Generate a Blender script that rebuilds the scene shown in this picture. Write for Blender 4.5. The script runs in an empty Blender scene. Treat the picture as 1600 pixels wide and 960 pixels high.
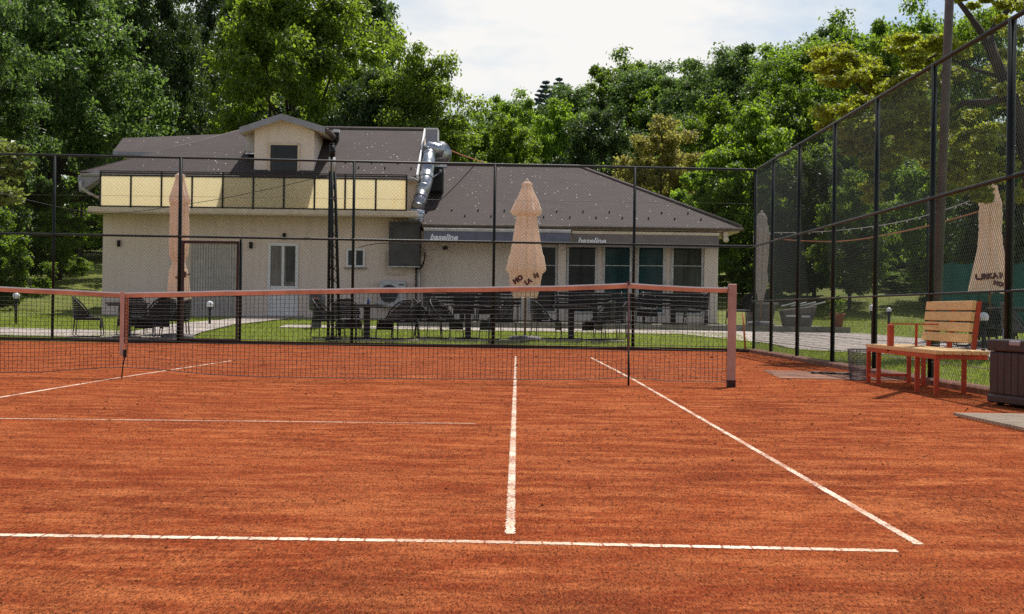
import bpy, bmesh, math, random
import numpy as np
from mathutils import Vector, Matrix
random.seed(7); RNG = np.random.default_rng(11)
SC = bpy.context.scene
COL = SC.collection
PI = math.pi

# ------------------------------------------------------------------ camera model (metres; net line is y = 0, court centre x = 0)
F = 2582.7
CAM = Vector((4.1257, -17.388, 0.774))
_t, _p, _r = 0.00332, 0.00206, -0.01423
_r1 = Vector((math.cos(_t), math.sin(_t), 0)); _f1 = Vector((-math.sin(_t), math.cos(_t), 0)); _z = Vector((0, 0, 1))
FWD = _f1*math.cos(_p) + _z*math.sin(_p)
_u1 = _z*math.cos(_p) - _f1*math.sin(_p)
RIGHT = _r1*math.cos(_r) - _u1*math.sin(_r)
UP = _r1*math.sin(_r) + _u1*math.cos(_r)
cam = bpy.data.objects.new('camera', bpy.data.cameras.new('camera')); COL.objects.link(cam)
M = Matrix.Identity(4)
for i in range(3):
    M[i][0], M[i][1], M[i][2], M[i][3] = RIGHT[i], UP[i], -FWD[i], CAM[i]
cam.matrix_world = M
cam.data.sensor_width = 36; cam.data.lens = F/1600*36
cam.data.clip_start = .1; cam.data.clip_end = 3000
SC.camera = cam

def ray(px, py): return FWD + RIGHT*((px-800)/F) - UP*((py-480)/F)
def at(px, py, Y):
    d = ray(px, py); t = (Y-CAM.y)/d.y
    return CAM + d*t
def lerp(x, xs, ys): return float(np.interp(x, xs, ys))
GY = ([-100, 16.7, 22, 29, 34, 43, 55, 120, 400], [0, 0, .30, .46, .60, 1.7, 2.6, 9, 14])
def g(x, y):
    b = lerp(y, *GY)
    s = min(max((x-9.3)*.045, 0), .2)
    return b + s*(1-min(max((y-16.7)/6, 0), 1))
def G(px, py):
    d = ray(px, py); t = 3.
    while t < 300:
        p = CAM+d*t
        if p.z < g(p.x, p.y): return p
        t += .04
    return p
def gp(px, Y):
    p = at(px, 480, Y); return Vector((p.x, Y, g(p.x, Y)))

# ------------------------------------------------------------------ mesh helpers
ORIG = {}
class MB:
    def __init__(s): s.v = []; s.f = []; s.m = []; s.sm = []
    def add(s, vs, fs, mi=0, sm=False):
        o = len(s.v); s.v += [tuple(x) for x in vs]
        for f in fs: s.f.append([o+i for i in f]); s.m.append(mi); s.sm.append(sm)
        return s
    def box(s, x0, y0, z0, x1, y1, z1, mi=0):
        if x0 > x1: x0, x1 = x1, x0
        if y0 > y1: y0, y1 = y1, y0
        if z0 > z1: z0, z1 = z1, z0
        return s.add([(x0,y0,z0),(x1,y0,z0),(x1,y1,z0),(x0,y1,z0),(x0,y0,z1),(x1,y0,z1),(x1,y1,z1),(x0,y1,z1)],
              [(3,2,1,0),(4,5,6,7),(0,1,5,4),(1,2,6,5),(2,3,7,6),(3,0,4,7)], mi)
    def obox(s, c, a, b, d, mi=0):
        c, a, b, d = Vector(c), Vector(a), Vector(b), Vector(d)
        vs = [c-a-b-d, c+a-b-d, c+a+b-d, c-a+b-d, c-a-b+d, c+a-b+d, c+a+b+d, c-a+b+d]
        fs = [(3,2,1,0),(4,5,6,7),(0,1,5,4),(1,2,6,5),(2,3,7,6),(3,0,4,7)]
        if a.cross(b).dot(d) < 0: fs = [f[::-1] for f in fs]
        return s.add(vs, fs, mi)
    def prism(s, pts, off, mi=0):
        n = len(pts); off = Vector(off); pts = [Vector(p) for p in pts]
        fs = [tuple(range(n)), tuple(range(2*n-1, n-1, -1))] + [(i, i+n, (i+1) % n+n, (i+1) % n) for i in range(n)]
        return s.add(pts+[p+off for p in pts], fs, mi)
    def tube(s, pts, r, n=6, mi=0, cap=True, sm=True):
        pts = [Vector(p) for p in pts]; rs = r if isinstance(r, (list, tuple)) else [r]*len(pts)
        vs = []; ref = None
        for i, p in enumerate(pts):
            d = (pts[min(i+1, len(pts)-1)] - pts[max(i-1, 0)])
            if d.length < 1e-9: d = Vector((0, 0, 1))
            d.normalize()
            if ref is None:
                ref = d.cross(Vector((0, 0, 1)) if abs(d.z) < .9 else Vector((1, 0, 0))).normalized()
            a = (ref - d*ref.dot(d))
            a.normalize(); b = d.cross(a); ref = a
            for k in range(n):
                q = 2*PI*k/n; vs.append(p + (a*math.cos(q)+b*math.sin(q))*rs[i])
        fs = []
        for i in range(len(pts)-1):
            for k in range(n):
                fs.append((i*n+k, i*n+(k+1) % n, (i+1)*n+(k+1) % n, (i+1)*n+k))
        if cap:
            fs.append(tuple(range(n))[::-1]); fs.append(tuple((len(pts)-1)*n+k for k in range(n)))
        return s.add(vs, fs, mi, sm)
    def lathe(s, c, prof, n=24, mi=0, sm=True):
        c = Vector(c); vs = []; fs = []
        for z, r in prof:
            for k in range(n): vs.append(c+Vector((r*math.cos(2*PI*k/n), r*math.sin(2*PI*k/n), z)))
        for i in range(len(prof)-1):
            for k in range(n): fs.append((i*n+k, i*n+(k+1) % n, (i+1)*n+(k+1) % n, (i+1)*n+k))
        fs.append(tuple(range(n))[::-1]); fs.append(tuple((len(prof)-1)*n+k for k in range(n)))
        return s.add(vs, fs, mi, sm)
    def sphere(s, c, r, n=16, sz=1):
        return s.lathe(c, [(-r*sz*math.cos(PI*i/10), max(r*math.sin(PI*i/10), 1e-4)) for i in range(11)], n)
    def build(s, name, mats, parent=None, bevel=0, seg=1):
        me = bpy.data.meshes.new(name)
        o = Vector(ORIG.get(parent.name, (0, 0, 0))) if parent else Vector((0, 0, 0))
        me.from_pydata([(v[0]-o.x, v[1]-o.y, v[2]-o.z) for v in s.v], [], s.f)
        for m in (mats if isinstance(mats, (list, tuple)) else [mats]): me.materials.append(m)
        me.polygons.foreach_set('material_index', s.m); me.polygons.foreach_set('use_smooth', s.sm)
        me.update()
        ob = bpy.data.objects.new(name, me); COL.objects.link(ob)
        if parent: ob.parent = parent; ORIG[ob.name] = o
        if bevel:
            b = ob.modifiers.new('bevel', 'BEVEL'); b.width = bevel; b.segments = seg; b.limit_method = 'ANGLE'; b.angle_limit = .6
        return ob
def npmesh(name, V, Fq, mat_, parent=None, smooth=False, mi=None):
    V = np.asarray(V, dtype=np.float32); Fq = np.asarray(Fq, dtype=np.int32); k = Fq.shape[1]
    me = bpy.data.meshes.new(name)
    me.vertices.add(len(V)); me.vertices.foreach_set('co', V.ravel())
    me.loops.add(Fq.size); me.loops.foreach_set('vertex_index', Fq.ravel())
    me.polygons.add(len(Fq)); me.polygons.foreach_set('loop_start', np.arange(0, Fq.size, k, dtype=np.int32))
    me.polygons.foreach_set('loop_total', np.full(len(Fq), k, dtype=np.int32))
    for m in (mat_ if isinstance(mat_, (list, tuple)) else [mat_]): me.materials.append(m)
    if mi is not None: me.polygons.foreach_set('material_index', np.asarray(mi, dtype=np.int32))
    me.polygons.foreach_set('use_smooth', np.full(len(Fq), smooth))
    me.update(calc_edges=True); me.validate()
    ob = bpy.data.objects.new(name, me); COL.objects.link(ob)
    if parent: ob.parent = parent; ORIG[ob.name] = Vector(ORIG.get(parent.name, (0, 0, 0)))
    return ob
def tag(o, label, cat, group=None, kind=None):
    if label: o['label'] = label
    if cat: o['category'] = cat
    if group: o['group'] = group
    if kind: o['kind'] = kind
    return o
def thing(name, label, cat, loc=(0, 0, 0), group=None):
    o = bpy.data.objects.new(name, None); COL.objects.link(o); o.location = loc; o.empty_display_size = .2
    ORIG[o.name] = Vector(loc)
    return tag(o, label, cat, group)
def dup(root, loc, rz, label, group=None, scale=None):
    r = root.copy(); COL.objects.link(r); r.location = loc; r.rotation_euler = (0, 0, rz); r['label'] = label
    if group: r['group'] = group
    if scale: r.scale = scale
    for ch in root.children:
        c = ch.copy(); COL.objects.link(c); c.parent = r
        for gc in ch.children:
            d = gc.copy(); COL.objects.link(d); d.parent = c
    return r

# ------------------------------------------------------------------ materials
def newmat(name):
    m = bpy.data.materials.new(name); m.use_nodes = True
    return m, m.node_tree, m.node_tree.nodes['Principled BSDF']
def nd(nt, t, **kw):
    n = nt.nodes.new(t)
    for k, v in kw.items():
        if k in n.inputs: n.inputs[k].default_value = v
        else: setattr(n, k, v)
    return n
def L(nt, a, b): nt.links.new(a, b)
def coords(nt, sc=(1, 1, 1), kind='Object'):
    tc = nd(nt, 'ShaderNodeTexCoord'); mp = nd(nt, 'ShaderNodeMapping'); mp.inputs['Scale'].default_value = sc
    L(nt, tc.outputs[kind], mp.inputs['Vector']); return mp.outputs[0]
def noise(nt, vec, scale, detail=4, rough=.6):
    n = nd(nt, 'ShaderNodeTexNoise'); n.inputs['Scale'].default_value = scale; n.inputs['Detail'].default_value = detail
    n.inputs['Roughness'].default_value = rough
    if vec is not None: L(nt, vec, n.inputs['Vector'])
    return n.outputs['Fac']
def ramp(nt, fac, stops):
    r = nd(nt, 'ShaderNodeValToRGB'); e = r.color_ramp.elements
    while len(e) < len(stops): e.new(.5)
    for i, (p, c) in enumerate(stops):
        e[i].position = p; e[i].color = (c, c, c, 1) if isinstance(c, (int, float)) else (*c, 1)
    L(nt, fac, r.inputs[0]); return r.outputs[0]
def mix(nt, fac, a, b, blend='MIX'):
    m = nd(nt, 'ShaderNodeMix', data_type='RGBA', blend_type=blend)
    for s, x in ((m.inputs[0], fac), (m.inputs[6], a), (m.inputs[7], b)):
        if hasattr(x, 'links'): L(nt, x, s)
        elif isinstance(x, (int, float)): s.default_value = x
        else: s.default_value = (*x, 1)
    return m.outputs[2]
def math_(nt, op, a, b=None):
    m = nd(nt, 'ShaderNodeMath', operation=op)
    for s, x in ((m.inputs[0], a), (m.inputs[1], b)):
        if x is None: continue
        if hasattr(x, 'links'): L(nt, x, s)
        else: s.default_value = x
    return m.outputs[0]
def bumpn(nt, b, h, strength, dist=.01):
    n = nd(nt, 'ShaderNodeBump'); n.inputs['Strength'].default_value = strength; n.inputs['Distance'].default_value = dist
    L(nt, h, n.inputs['Height']); L(nt, n.outputs[0], b.inputs['Normal'])
def mat(name, c, rough=.6, var=.18, scale=6, bump=0, metal=0, c2=None, spec=.4, stretch=(1, 1, 1), transl=0, coat=0):
    m, nt, b = newmat(name)
    v = coords(nt, stretch)
    n1 = noise(nt, v, scale, 5); 
    c2 = c2 or tuple(x*(1-var*2) for x in c)
    hi = tuple(min(x*(1+var*.6), 1) for x in c)
    col = mix(nt, ramp(nt, n1, [(.3, 0.), (.7, 1.)]), c2, hi)
    L(nt, col, b.inputs['Base Color'])
    b.inputs['Roughness'].default_value = rough; b.inputs['Metallic'].default_value = metal
    b.inputs['Specular IOR Level'].default_value = spec
    if bump: bumpn(nt, b, noise(nt, v, scale*8, 3), bump, .005)
    if transl:
        t = nd(nt, 'ShaderNodeBsdfTranslucent'); L(nt, col, t.inputs[0])
        s = nd(nt, 'ShaderNodeMixShader'); s.inputs[0].default_value = transl
        L(nt, b.outputs[0], s.inputs[1]); L(nt, t.outputs[0], s.inputs[2])
        L(nt, s.outputs[0], nt.nodes['Material Output'].inputs[0])
    return m

def clay_col(nt):
    big = noise(nt, coords(nt, (1, .7, 1)), .5, 5, .62)
    mid = noise(nt, coords(nt, (1.1, 2.2, 1)), 1.7, 8, .74)
    drag = noise(nt, coords(nt, (.9, 5, 1)), 1.5, 7, .72)
    dash = noise(nt, coords(nt, (1, 1.9, 1)), 11, 6, .72)
    grit = noise(nt, coords(nt, (1, .16, 1)), 34, 6, .82)
    fine = noise(nt, coords(nt, (1, .16, 1)), 135, 3, .8)
    base = mix(nt, ramp(nt, big, [(.32, 0.), (.68, 1.)]), CLAY_D, CLAY_M)
    base = mix(nt, ramp(nt, mid, [(.46, 0.), (.68, .75)]), base, CLAY_L)
    base = mix(nt, ramp(nt, drag, [(.52, 0.), (.72, .45)]), base, CLAY_L)
    base = mix(nt, ramp(nt, drag, [(.28, .5), (.44, 0.)]), base, CLAY_X)
    sm_ = ramp(nt, noise(nt, coords(nt, (1, .9, 1)), .42, 4, .6), [(.34, .35), (.56, 1.)])
    base = mix(nt, ramp(nt, noise(nt, coords(nt, (1.0, 1.3, 1)), .75, 6, .66), [(.52, 0.), (.68, .45)]), base, CLAY_L)
    # scuffs: light brushed dashes, darker loose granules between them
    lit = math_(nt, 'ADD', math_(nt, 'MULTIPLY', dash, .6), math_(nt, 'MULTIPLY', mid, .4))
    base = mix(nt, math_(nt, 'MULTIPLY', ramp(nt, lit, [(.52, 0.), (.60, .8)]), sm_), base, CLAY_L)
    gate = math_(nt, 'ADD', math_(nt, 'MULTIPLY', mid, .35), math_(nt, 'MULTIPLY', grit, .65))
    base = mix(nt, math_(nt, 'MULTIPLY', ramp(nt, gate, [(.40, .9), (.52, 0.)]), sm_), base, CLAY_X)
    base = mix(nt, ramp(nt, fine, [(.37, .9), (.48, 0.)]), base, tuple(x*.6 for x in CLAY_X))
    base = mix(nt, ramp(nt, fine, [(.56, 0.), (.70, .6)]), base, tuple(min(x*1.3, 1) for x in CLAY_L))
    h = math_(nt, 'ADD', math_(nt, 'MULTIPLY', grit, .9), math_(nt, 'MULTIPLY', fine, .5))
    return base, h
CLAY_D = (.205, .036, .0125); CLAY_M = (.315, .064, .0185); CLAY_L = (.490, .158, .055); CLAY_X = (.080, .0145, .0062)
def clay_mat():
    m, nt, b = newmat('red_clay')
    c, h = clay_col(nt); L(nt, c, b.inputs['Base Color']); b.inputs['Roughness'].default_value = .95
    b.inputs['Specular IOR Level'].default_value = .02
    bumpn(nt, b, h, .55, .02); return m
def line_mat(worn, sc=(1, 1, 1), dash=None):
    m, nt, b = newmat('worn_white_line')
    c, h = clay_col(nt)
    v = coords(nt, sc)
    n1 = noise(nt, v, 75, 4, .85); n2 = noise(nt, v, 2.2, 3, .6)
    f = math_(nt, 'ADD', math_(nt, 'MULTIPLY', n1, .72), math_(nt, 'MULTIPLY', n2, .28))
    k = ramp(nt, f, [(worn-.05, 1.), (worn+.04, 0.)])
    if dash:
        w = nd(nt, 'ShaderNodeTexWave', bands_direction='X'); w.inputs['Scale'].default_value = dash; w.inputs['Distortion'].default_value = 1.2
        w.inputs['Detail Scale'].default_value = 4
        L(nt, coords(nt, (1, .3, 1)), w.inputs['Vector'])
        k = mix(nt, ramp(nt, w.outputs['Fac'], [(.004, .9), (.03, 0.)]), k, (1, 1, 1))
    white = mix(nt, ramp(nt, n2, [(.3, 0.), (.7, 1.)]), (.60, .40, .26), (.80, .66, .51))
    L(nt, mix(nt, k, white, c), b.inputs['Base Color']); b.inputs['Roughness'].default_value = .8
    bumpn(nt, b, f, .4, .006)
    return m
def grass_mat(name, a, b_, sc=1.5):
    m, nt, b = newmat(name)
    v = coords(nt)
    col = mix(nt, ramp(nt, noise(nt, v, sc, 5, .65), [(.35, 0.), (.65, 1.)]), a, b_)
    col = mix(nt, ramp(nt, noise(nt, v, sc*25, 4, .7), [(.35, .55), (.6, 0.)]), col, tuple(x*.45 for x in a))
    L(nt, col, b.inputs['Base Color']); b.inputs['Roughness'].default_value = .8; b.inputs['Specular IOR Level'].default_value = .2
    bumpn(nt, b, noise(nt, v, 40, 4), .8, .03); return m
def leaf_mat(name, c, tr, var=.35, tw=.42, rough=.42):
    m, nt, b = newmat(name)
    ge = nd(nt, 'ShaderNodeNewGeometry'); oi = nd(nt, 'ShaderNodeObjectInfo')
    hs = nd(nt, 'ShaderNodeHueSaturation')
    v = math_(nt, 'ADD', math_(nt, 'MULTIPLY', ge.outputs['Random Per Island'], 2*var), 1-var)
    v2 = math_(nt, 'MULTIPLY', v, math_(nt, 'ADD', math_(nt, 'MULTIPLY', oi.outputs['Random'], .35), .82))
    L(nt, v2, hs.inputs['Value']); hs.inputs['Color'].default_value = (*c, 1)
    L(nt, math_(nt, 'ADD', math_(nt, 'MULTIPLY', oi.outputs['Random'], .03), .485), hs.inputs['Hue'])
    L(nt, hs.outputs[0], b.inputs['Base Color']); b.inputs['Roughness'].default_value = rough; b.inputs['Specular IOR Level'].default_value = .32
    t = nd(nt, 'ShaderNodeBsdfTranslucent')
    h2 = nd(nt, 'ShaderNodeHueSaturation'); L(nt, v2, h2.inputs['Value']); h2.inputs['Color'].default_value = (*tr, 1)
    L(nt, h2.outputs[0], t.inputs[0])
    s = nd(nt, 'ShaderNodeMixShader'); s.inputs[0].default_value = tw
    L(nt, b.outputs[0], s.inputs[1]); L(nt, t.outputs[0], s.inputs[2]); L(nt, s.outputs[0], nt.nodes['Material Output'].inputs[0])
    return m
def roof_mat():
    m, nt, b = newmat('brown_shingles')
    tc = nd(nt, 'ShaderNodeTexCoord'); sp = nd(nt, 'ShaderNodeSeparateXYZ'); L(nt, tc.outputs['Object'], sp.inputs[0])
    cb = nd(nt, 'ShaderNodeCombineXYZ'); L(nt, sp.outputs[0], cb.inputs[0]); L(nt, sp.outputs[2], cb.inputs[1])
    br = nd(nt, 'ShaderNodeTexBrick'); L(nt, cb.outputs[0], br.inputs['Vector'])
    br.inputs['Scale'].default_value = 1; br.inputs['Brick Width'].default_value = .32; br.inputs['Row Height'].default_value = .064
    br.inputs['Mortar Size'].default_value = .007; br.inputs['Mortar Smooth'].default_value = .4
    br.inputs['Color1'].default_value = (.074, .055, .050, 1); br.inputs['Color2'].default_value = (.056, .042, .039, 1)
    br.inputs['Mortar'].default_value = (.024, .019, .019, 1)
    col = mix(nt, ramp(nt, noise(nt, cb.outputs[0], 1.1, 5), [(.35, .35), (.65, 0.)]), br.outputs['Color'], (.052, .042, .040))
    vo = nd(nt, 'ShaderNodeTexVoronoi'); vo.inputs['Scale'].default_value = 8.5; L(nt, cb.outputs[0], vo.inputs['Vector'])
    sz = math_(nt, 'MULTIPLY', noise(nt, cb.outputs[0], 1.3, 4, .75), .46)
    k = math_(nt, 'LESS_THAN', vo.outputs['Distance'], math_(nt, 'SUBTRACT', sz, .145))
    col = mix(nt, k, col, (.50, .48, .45))
    L(nt, col, b.inputs['Base Color']); b.inputs['Roughness'].default_value = .85; b.inputs['Specular IOR Level'].default_value = .25
    bumpn(nt, b, br.outputs['Fac'], -.5, .01)
    return m
def paving_mat():
    m, nt, b = newmat('pale_stone_paving')
    br = nd(nt, 'ShaderNodeTexBrick'); L(nt, coords(nt), br.inputs['Vector'])
    br.inputs['Scale'].default_value = 1; br.inputs['Brick Width'].default_value = .5; br.inputs['Row Height'].default_value = .4
    br.inputs['Mortar Size'].default_value = .02
    br.inputs['Color1'].default_value = (.46, .38, .33, 1); br.inputs['Color2'].default_value = (.37, .31, .28, 1); br.inputs['Mortar'].default_value = (.17, .15, .11, 1)
    col = mix(nt, ramp(nt, noise(nt, coords(nt), 3, 6, .7), [(.38, .6), (.6, 0.)]), br.outputs['Color'], (.24, .21, .17))
    L(nt, col, b.inputs['Base Color']); b.inputs['Roughness'].default_value = .85
    bumpn(nt, b, noise(nt, coords(nt), 20, 4), .5, .02); return m
def slat_mat(name, c, rough=.5, var=.12):     # timber with grain along y
    return mat(name, c, rough, var, 5, .15, stretch=(14, .8, 14))
def stained_panel():
    m, nt, b = newmat('cream_privacy_panel')
    tc = coords(nt, (1, 1, 1)); sp = nd(nt, 'ShaderNodeSeparateXYZ'); L(nt, tc, sp.inputs[0])
    v = coords(nt, (2.2, 1, .35))
    n1 = noise(nt, v, 2.0, 4)
    k = math_(nt, 'MULTIPLY', ramp(nt, n1, [(.40, 0.), (.66, .9)]), ramp(nt, math_(nt, 'MULTIPLY', math_(nt, 'ADD', sp.outputs[0], 2.9), .33), [(.45, .08), (.85, 1.)]))
    col = mix(nt, k, (.96, .90, .70), (.94, .68, .28))
    L(nt, col, b.inputs['Base Color']); b.inputs['Roughness'].default_value = .5
    t = nd(nt, 'ShaderNodeBsdfTranslucent'); L(nt, col, t.inputs[0]); s = nd(nt, 'ShaderNodeMixShader'); s.inputs[0].default_value = .80
    L(nt, b.outputs[0], s.inputs[1]); L(nt, t.outputs[0], s.inputs[2]); L(nt, s.outputs[0], nt.nodes['Material Output'].inputs[0])
    return m
def wall_mat(name, c):
    m, nt, b = newmat(name)
    v = coords(nt); st = coords(nt, (3, 3, .25))
    col = mix(nt, ramp(nt, noise(nt, v, 1.2, 5), [(.3, .35), (.7, 0.)]), c, tuple(x*.82 for x in c))
    col = mix(nt, ramp(nt, noise(nt, st, 1.6, 5, .7), [(.48, 0.), (.72, .45)]), col, tuple(x*.66 for x in c))
    L(nt, col, b.inputs['Base Color']); b.inputs['Roughness'].default_value = .9; b.inputs['Specular IOR Level'].default_value = .2
    bumpn(nt, b, noise(nt, v, 60, 4), .25, .005); return m
def glass_mat(name, c, c2):
    m, nt, b = newmat(name)
    v = coords(nt, (7, 1, .6))
    col = mix(nt, ramp(nt, noise(nt, v, 1.4, 4, .6), [(.38, 0.), (.62, 1.)]), c, c2)
    L(nt, col, b.inputs['Base Color']); b.inputs['Roughness'].default_value = .06; b.inputs['Specular IOR Level'].default_value = .24
    bumpn(nt, b, noise(nt, coords(nt), 1.2, 2), .05, .02)
    return m
def canopy_mat(name, c, tw):
    return mat(name, c, .85, .05, 5, .12, c2=tuple(x*.9 for x in c), transl=tw, stretch=(1, 1, .3))

M_CLAY = clay_mat(); M_LINE = line_mat(.495); M_LINE_BASE = line_mat(.455, (1, 2, 1), dash=3.2); M_LINE_FAR = line_mat(.485)
M_LAWN = grass_mat('lawn_turf', (.115, .140, .020), (.215, .235, .038))
M_BLADE = leaf_mat('grass_blade', (.205, .250, .036), (.38, .46, .055), .3, .45, .6)
M_PAVE = paving_mat(); M_CONC = mat('grey_concrete', (.30, .27, .24), .9, .2, 4, .4); M_KERB_RED = mat('clay_stained_concrete', (.26, .12, .075), .9, .3, 6, .4)
M_WOODKERB = mat('dark_plank', (.055, .030, .020), .8, .3, 6, .2)
M_FENCE = mat('dark_green_steel', (.006, .010, .008), .5, .25, 8, spec=.25); M_RAIL = mat('weathered_rail', (.022, .026, .024), .5, .3, 5); M_WIRE = mat('green_black_wire', (.018, .026, .020), .5, .1); M_WIRE2 = mat('weathered_green_wire', (.045, .055, .048), .5, .1)
M_GATE = mat('maroon_steel', (.045, .016, .015), .5, .2); M_BLACK = mat('black_plastic', (.007, .007, .008), .45, .2, spec=.3); M_STEEL = mat('galvanised_steel', (.50, .52, .55), .32, .25, 7, .05, metal=.9)
M_POLE = mat('grey_brown_steel', (.115, .092, .090), .55, .25, 5); M_DKGREEN = mat('mast_green', (.006, .011, .008), .5, .2, spec=.25)
M_WALL = wall_mat('cream_render', (.73, .610, .530)); M_WALL2 = wall_mat('pale_render', (.76, .650, .565)); M_TRIM = mat('cream_trim', (.66, .54, .40), .6, .1)
M_ROOF = roof_mat(); M_CAP = mat('shingle_cap', (.105, .082, .075), .85, .2, 8, .3); M_FASCIA = mat('grey_metal_fascia', (.30, .295, .335), .5, .12, 3); M_GUTTER = mat('brown_gutter', (.16, .12, .105), .4, .2, metal=.3); M_GUTLIP = mat('bright_gutter_lip', (.55, .50, .45), .4, .1)
M_WHITE = mat('white_pvc', (.72, .71, .70), .4, .06); M_WHITE_DIRTY = mat('dirty_white', (.55, .54, .52), .5, .2)
M_PANEL = stained_panel(); M_GLASS_D = glass_mat('dark_glass', (.006, .008, .010), (.014, .017, .020)); M_GLASS_T = glass_mat('teal_curtain_glass', (.005, .028, .031), (.010, .050, .054)); M_GLASS_G = glass_mat('green_grey_glass', (.010, .016, .012), (.045, .050, .036)); M_GLASS_C = glass_mat('curtain_glass', (.10, .085, .07), (.19, .17, .15))
M_RIB = mat('ribbed_door_paint', (.46, .42, .38), .5, .1); M_CABINET = mat('dark_grey_cabinet', (.065, .062, .060), .5, .25, 3, .1)
M_AWN = mat('slate_awning', (.150, .150, .185), .85, .1, 5); M_AWN2 = mat('taupe_awning', (.205, .175, .160), .85, .1, 5); M_LETTER = mat('pale_lettering', (.86, .83, .83), .8, .06, 30)
M_AC = mat('air_conditioner_white', (.50, .50, .50), .5, .1); M_FAN = mat('fan_grille', (.035, .037, .042), .5, .2)
M_PARA = canopy_mat('peach_canvas', (.96, .80, .66), .5); M_PARAW = canopy_mat('greyish_canvas', (.62, .53, .47), .25); M_MAROON = mat('maroon_print', (.13, .045, .045), .8, .1); M_POLEW = mat('bronze_pole', (.25, .15, .08), .4, .2); M_STONE = mat('parasol_stone', (.22, .20, .20), .9, .3, 5, .5)
M_WICKER = mat('black_wicker', (.006, .0055, .006), .5, .3, 40, .4, spec=.3); M_TABLE = mat('black_table', (.022, .022, .024), .25, .2, spec=.6); M_GREYWICK = mat('grey_wicker', (.12, .115, .11), .5, .3, 40, .4)
M_NET = mat('black_net_cord', (.012, .010, .010), .7, .2); M_TAPE = mat('clay_stained_tape', (.76, .32, .18), .8, .25, 3); M_TAPEW = mat('sunlit_white_tape', (.82, .78, .74), .7, .06); M_POSTW = mat('dusty_pink_post', (.52, .30, .24), .6, .14, 4); M_STICK = mat('red_brown_stick', (.20, .085, .075), .6, .25, 12)
M_STRAP = mat('dusty_strap', (.62, .36, .28), .85, .15, 6)
M_BENCH = slat_mat('pine_slats', (.82, .52, .22), .6); M_ORANGE = mat('orange_red_steel', (.58, .068, .018), .45, .2, 9, spec=.5)
M_BOX = mat('brown_resin', (.042, .022, .022), .5, .2, 10, .15, stretch=(1, 1, .15)); M_LATCH = mat('grey_latch', (.36, .32, .32), .4, .2)
M_MAT = mat('beige_slats', (.42, .33, .24), .7, .2, 8); M_PAD = mat('dusty_concrete', (.25, .105, .055), .95, .5, 2.2, .3)
M_TRUNK = mat('bark', (.060, .045, .034), .9, .35, 5, .8, stretch=(1, 1, .3)); M_GLOBE = mat('milk_glass', (.78, .79, .82), .25, .05); M_TERRA = mat('terracotta', (.40, .14, .075), .8, .15)
M_TEAL = mat('teal_tarpaulin', (.008, .070, .055), .7, .2, 2, transl=.3); M_RED_CABLE = mat('orange_cable', (.42, .13, .04), .5, .1); M_PALECABLE = mat('pale_cable', (.45, .43, .40), .5, .1)
M_STONEGREY = mat('grey_brown_stone', (.20, .17, .15), .9, .25, 5, .4); M_BLUE = mat('blue_glass', (.03, .10, .28), .15, .1); M_CARW = mat('white_car_paint', (.70, .72, .75), .2, .03)
M_BIN = mat('grey_bin', (.085, .085, .095), .5, .2); M_BASKET = mat('grey_wire', (.14, .135, .145), .45, .15)

# ------------------------------------------------------------------ the setting
def sheet(name, xs, ys, zf, m, kind='structure'):
    X, Yg = np.meshgrid(xs, ys); Z = np.array([[zf(x, y) for x in xs] for y in ys])
    V = np.stack([X, Yg, Z], -1).reshape(-1, 3); nx, ny = len(xs), len(ys)
    i = np.arange(nx-1)[None, :] + np.arange(ny-1)[:, None]*nx; i = i.ravel()
    o = npmesh(name, V, np.stack([i, i+1, i+nx+1, i+nx], -1), m); o['kind'] = kind; return o
def lawn_z(x, y):
    z = g(x, y)
    return z-.05 if (-13 < x < 9.0 and y < 16.45) else z
xs = sorted(set(list(np.arange(-40, 45, 1.)) + [8.95, 9.0, 9.05, 9.3, 13.75] + list(np.arange(-300, -40, 20.)) + list(np.arange(45, 301, 20.))))
ys = sorted(set(list(np.arange(-40, 60, 1.)) + [16.4, 16.5, 16.7, 22.7] + list(np.arange(60, 420, 15.)) + [-120, -80]))
sheet('lawn', xs, ys, lawn_z, M_LAWN)
o = MB().add([(-14, -40, 0), (8.98, -40, 0), (8.98, 16.48, 0), (-14, 16.9, 0)], [(0, 1, 2, 3)]).build('clay_court', M_CLAY); o['kind'] = 'structure'
def strip(name, pts_l, pts_r, m, dz=.025, n=40, kind='structure'):
    V = []; Fc = []
    def res(pts, t):
        P = [Vector((p[0], p[1], 0)) for p in pts]; d = [0]
        for a, b in zip(P, P[1:]): d.append(d[-1]+(b-a).length)
        return np.interp(t*d[-1], d, [p.x for p in P]), np.interp(t*d[-1], d, [p.y for p in P])
    K = 6
    for i in range(n+1):
        a = res(pts_l, i/n); b = res(pts_r, i/n)
        for k in range(K+1):
            x = a[0]+(b[0]-a[0])*k/K; y = a[1]+(b[1]-a[1])*k/K; V.append((x, y, g(x, y)+dz))
    for i in range(n):
        for k in range(K):
            q = i*(K+1)+k; Fc.append((q, q+1, q+K+2, q+K+1))
    o = npmesh(name, V, Fc, m); o['kind'] = kind; return o
PATH_IN = [(-1.5, 21.6), (8, 21.2), (9.6, 18.6), (10.3, 14.5), (11.3, 9), (12, 2), (12.3, -6)]
PATH_OUT = [(-1.5, 22.9), (8, 23.0), (12.3, 22.6), (13.6, 18), (14.2, 12), (14.8, 5), (15.2, -6)]
strip('garden_path', PATH_IN, PATH_OUT, M_PAVE, n=90)
strip('front_path', [(-24, 18.2), (-7, 17.9), (-4.4, 17.6), (-3.4, 17.2)], [(-24, 20.4), (-8, 20.2), (-6.2, 19.8), (-4.6, 19.6)], M_PAVE, .03, 40)
strip('door_path', [(-4.6, 17.0), (-4.4, 19.5), (-3.1, 29.9)], [(-2.9, 17.0), (-2.9, 19.5), (-1.9, 29.9)], M_PAVE, .042, 40)
TZ = .46
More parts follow.
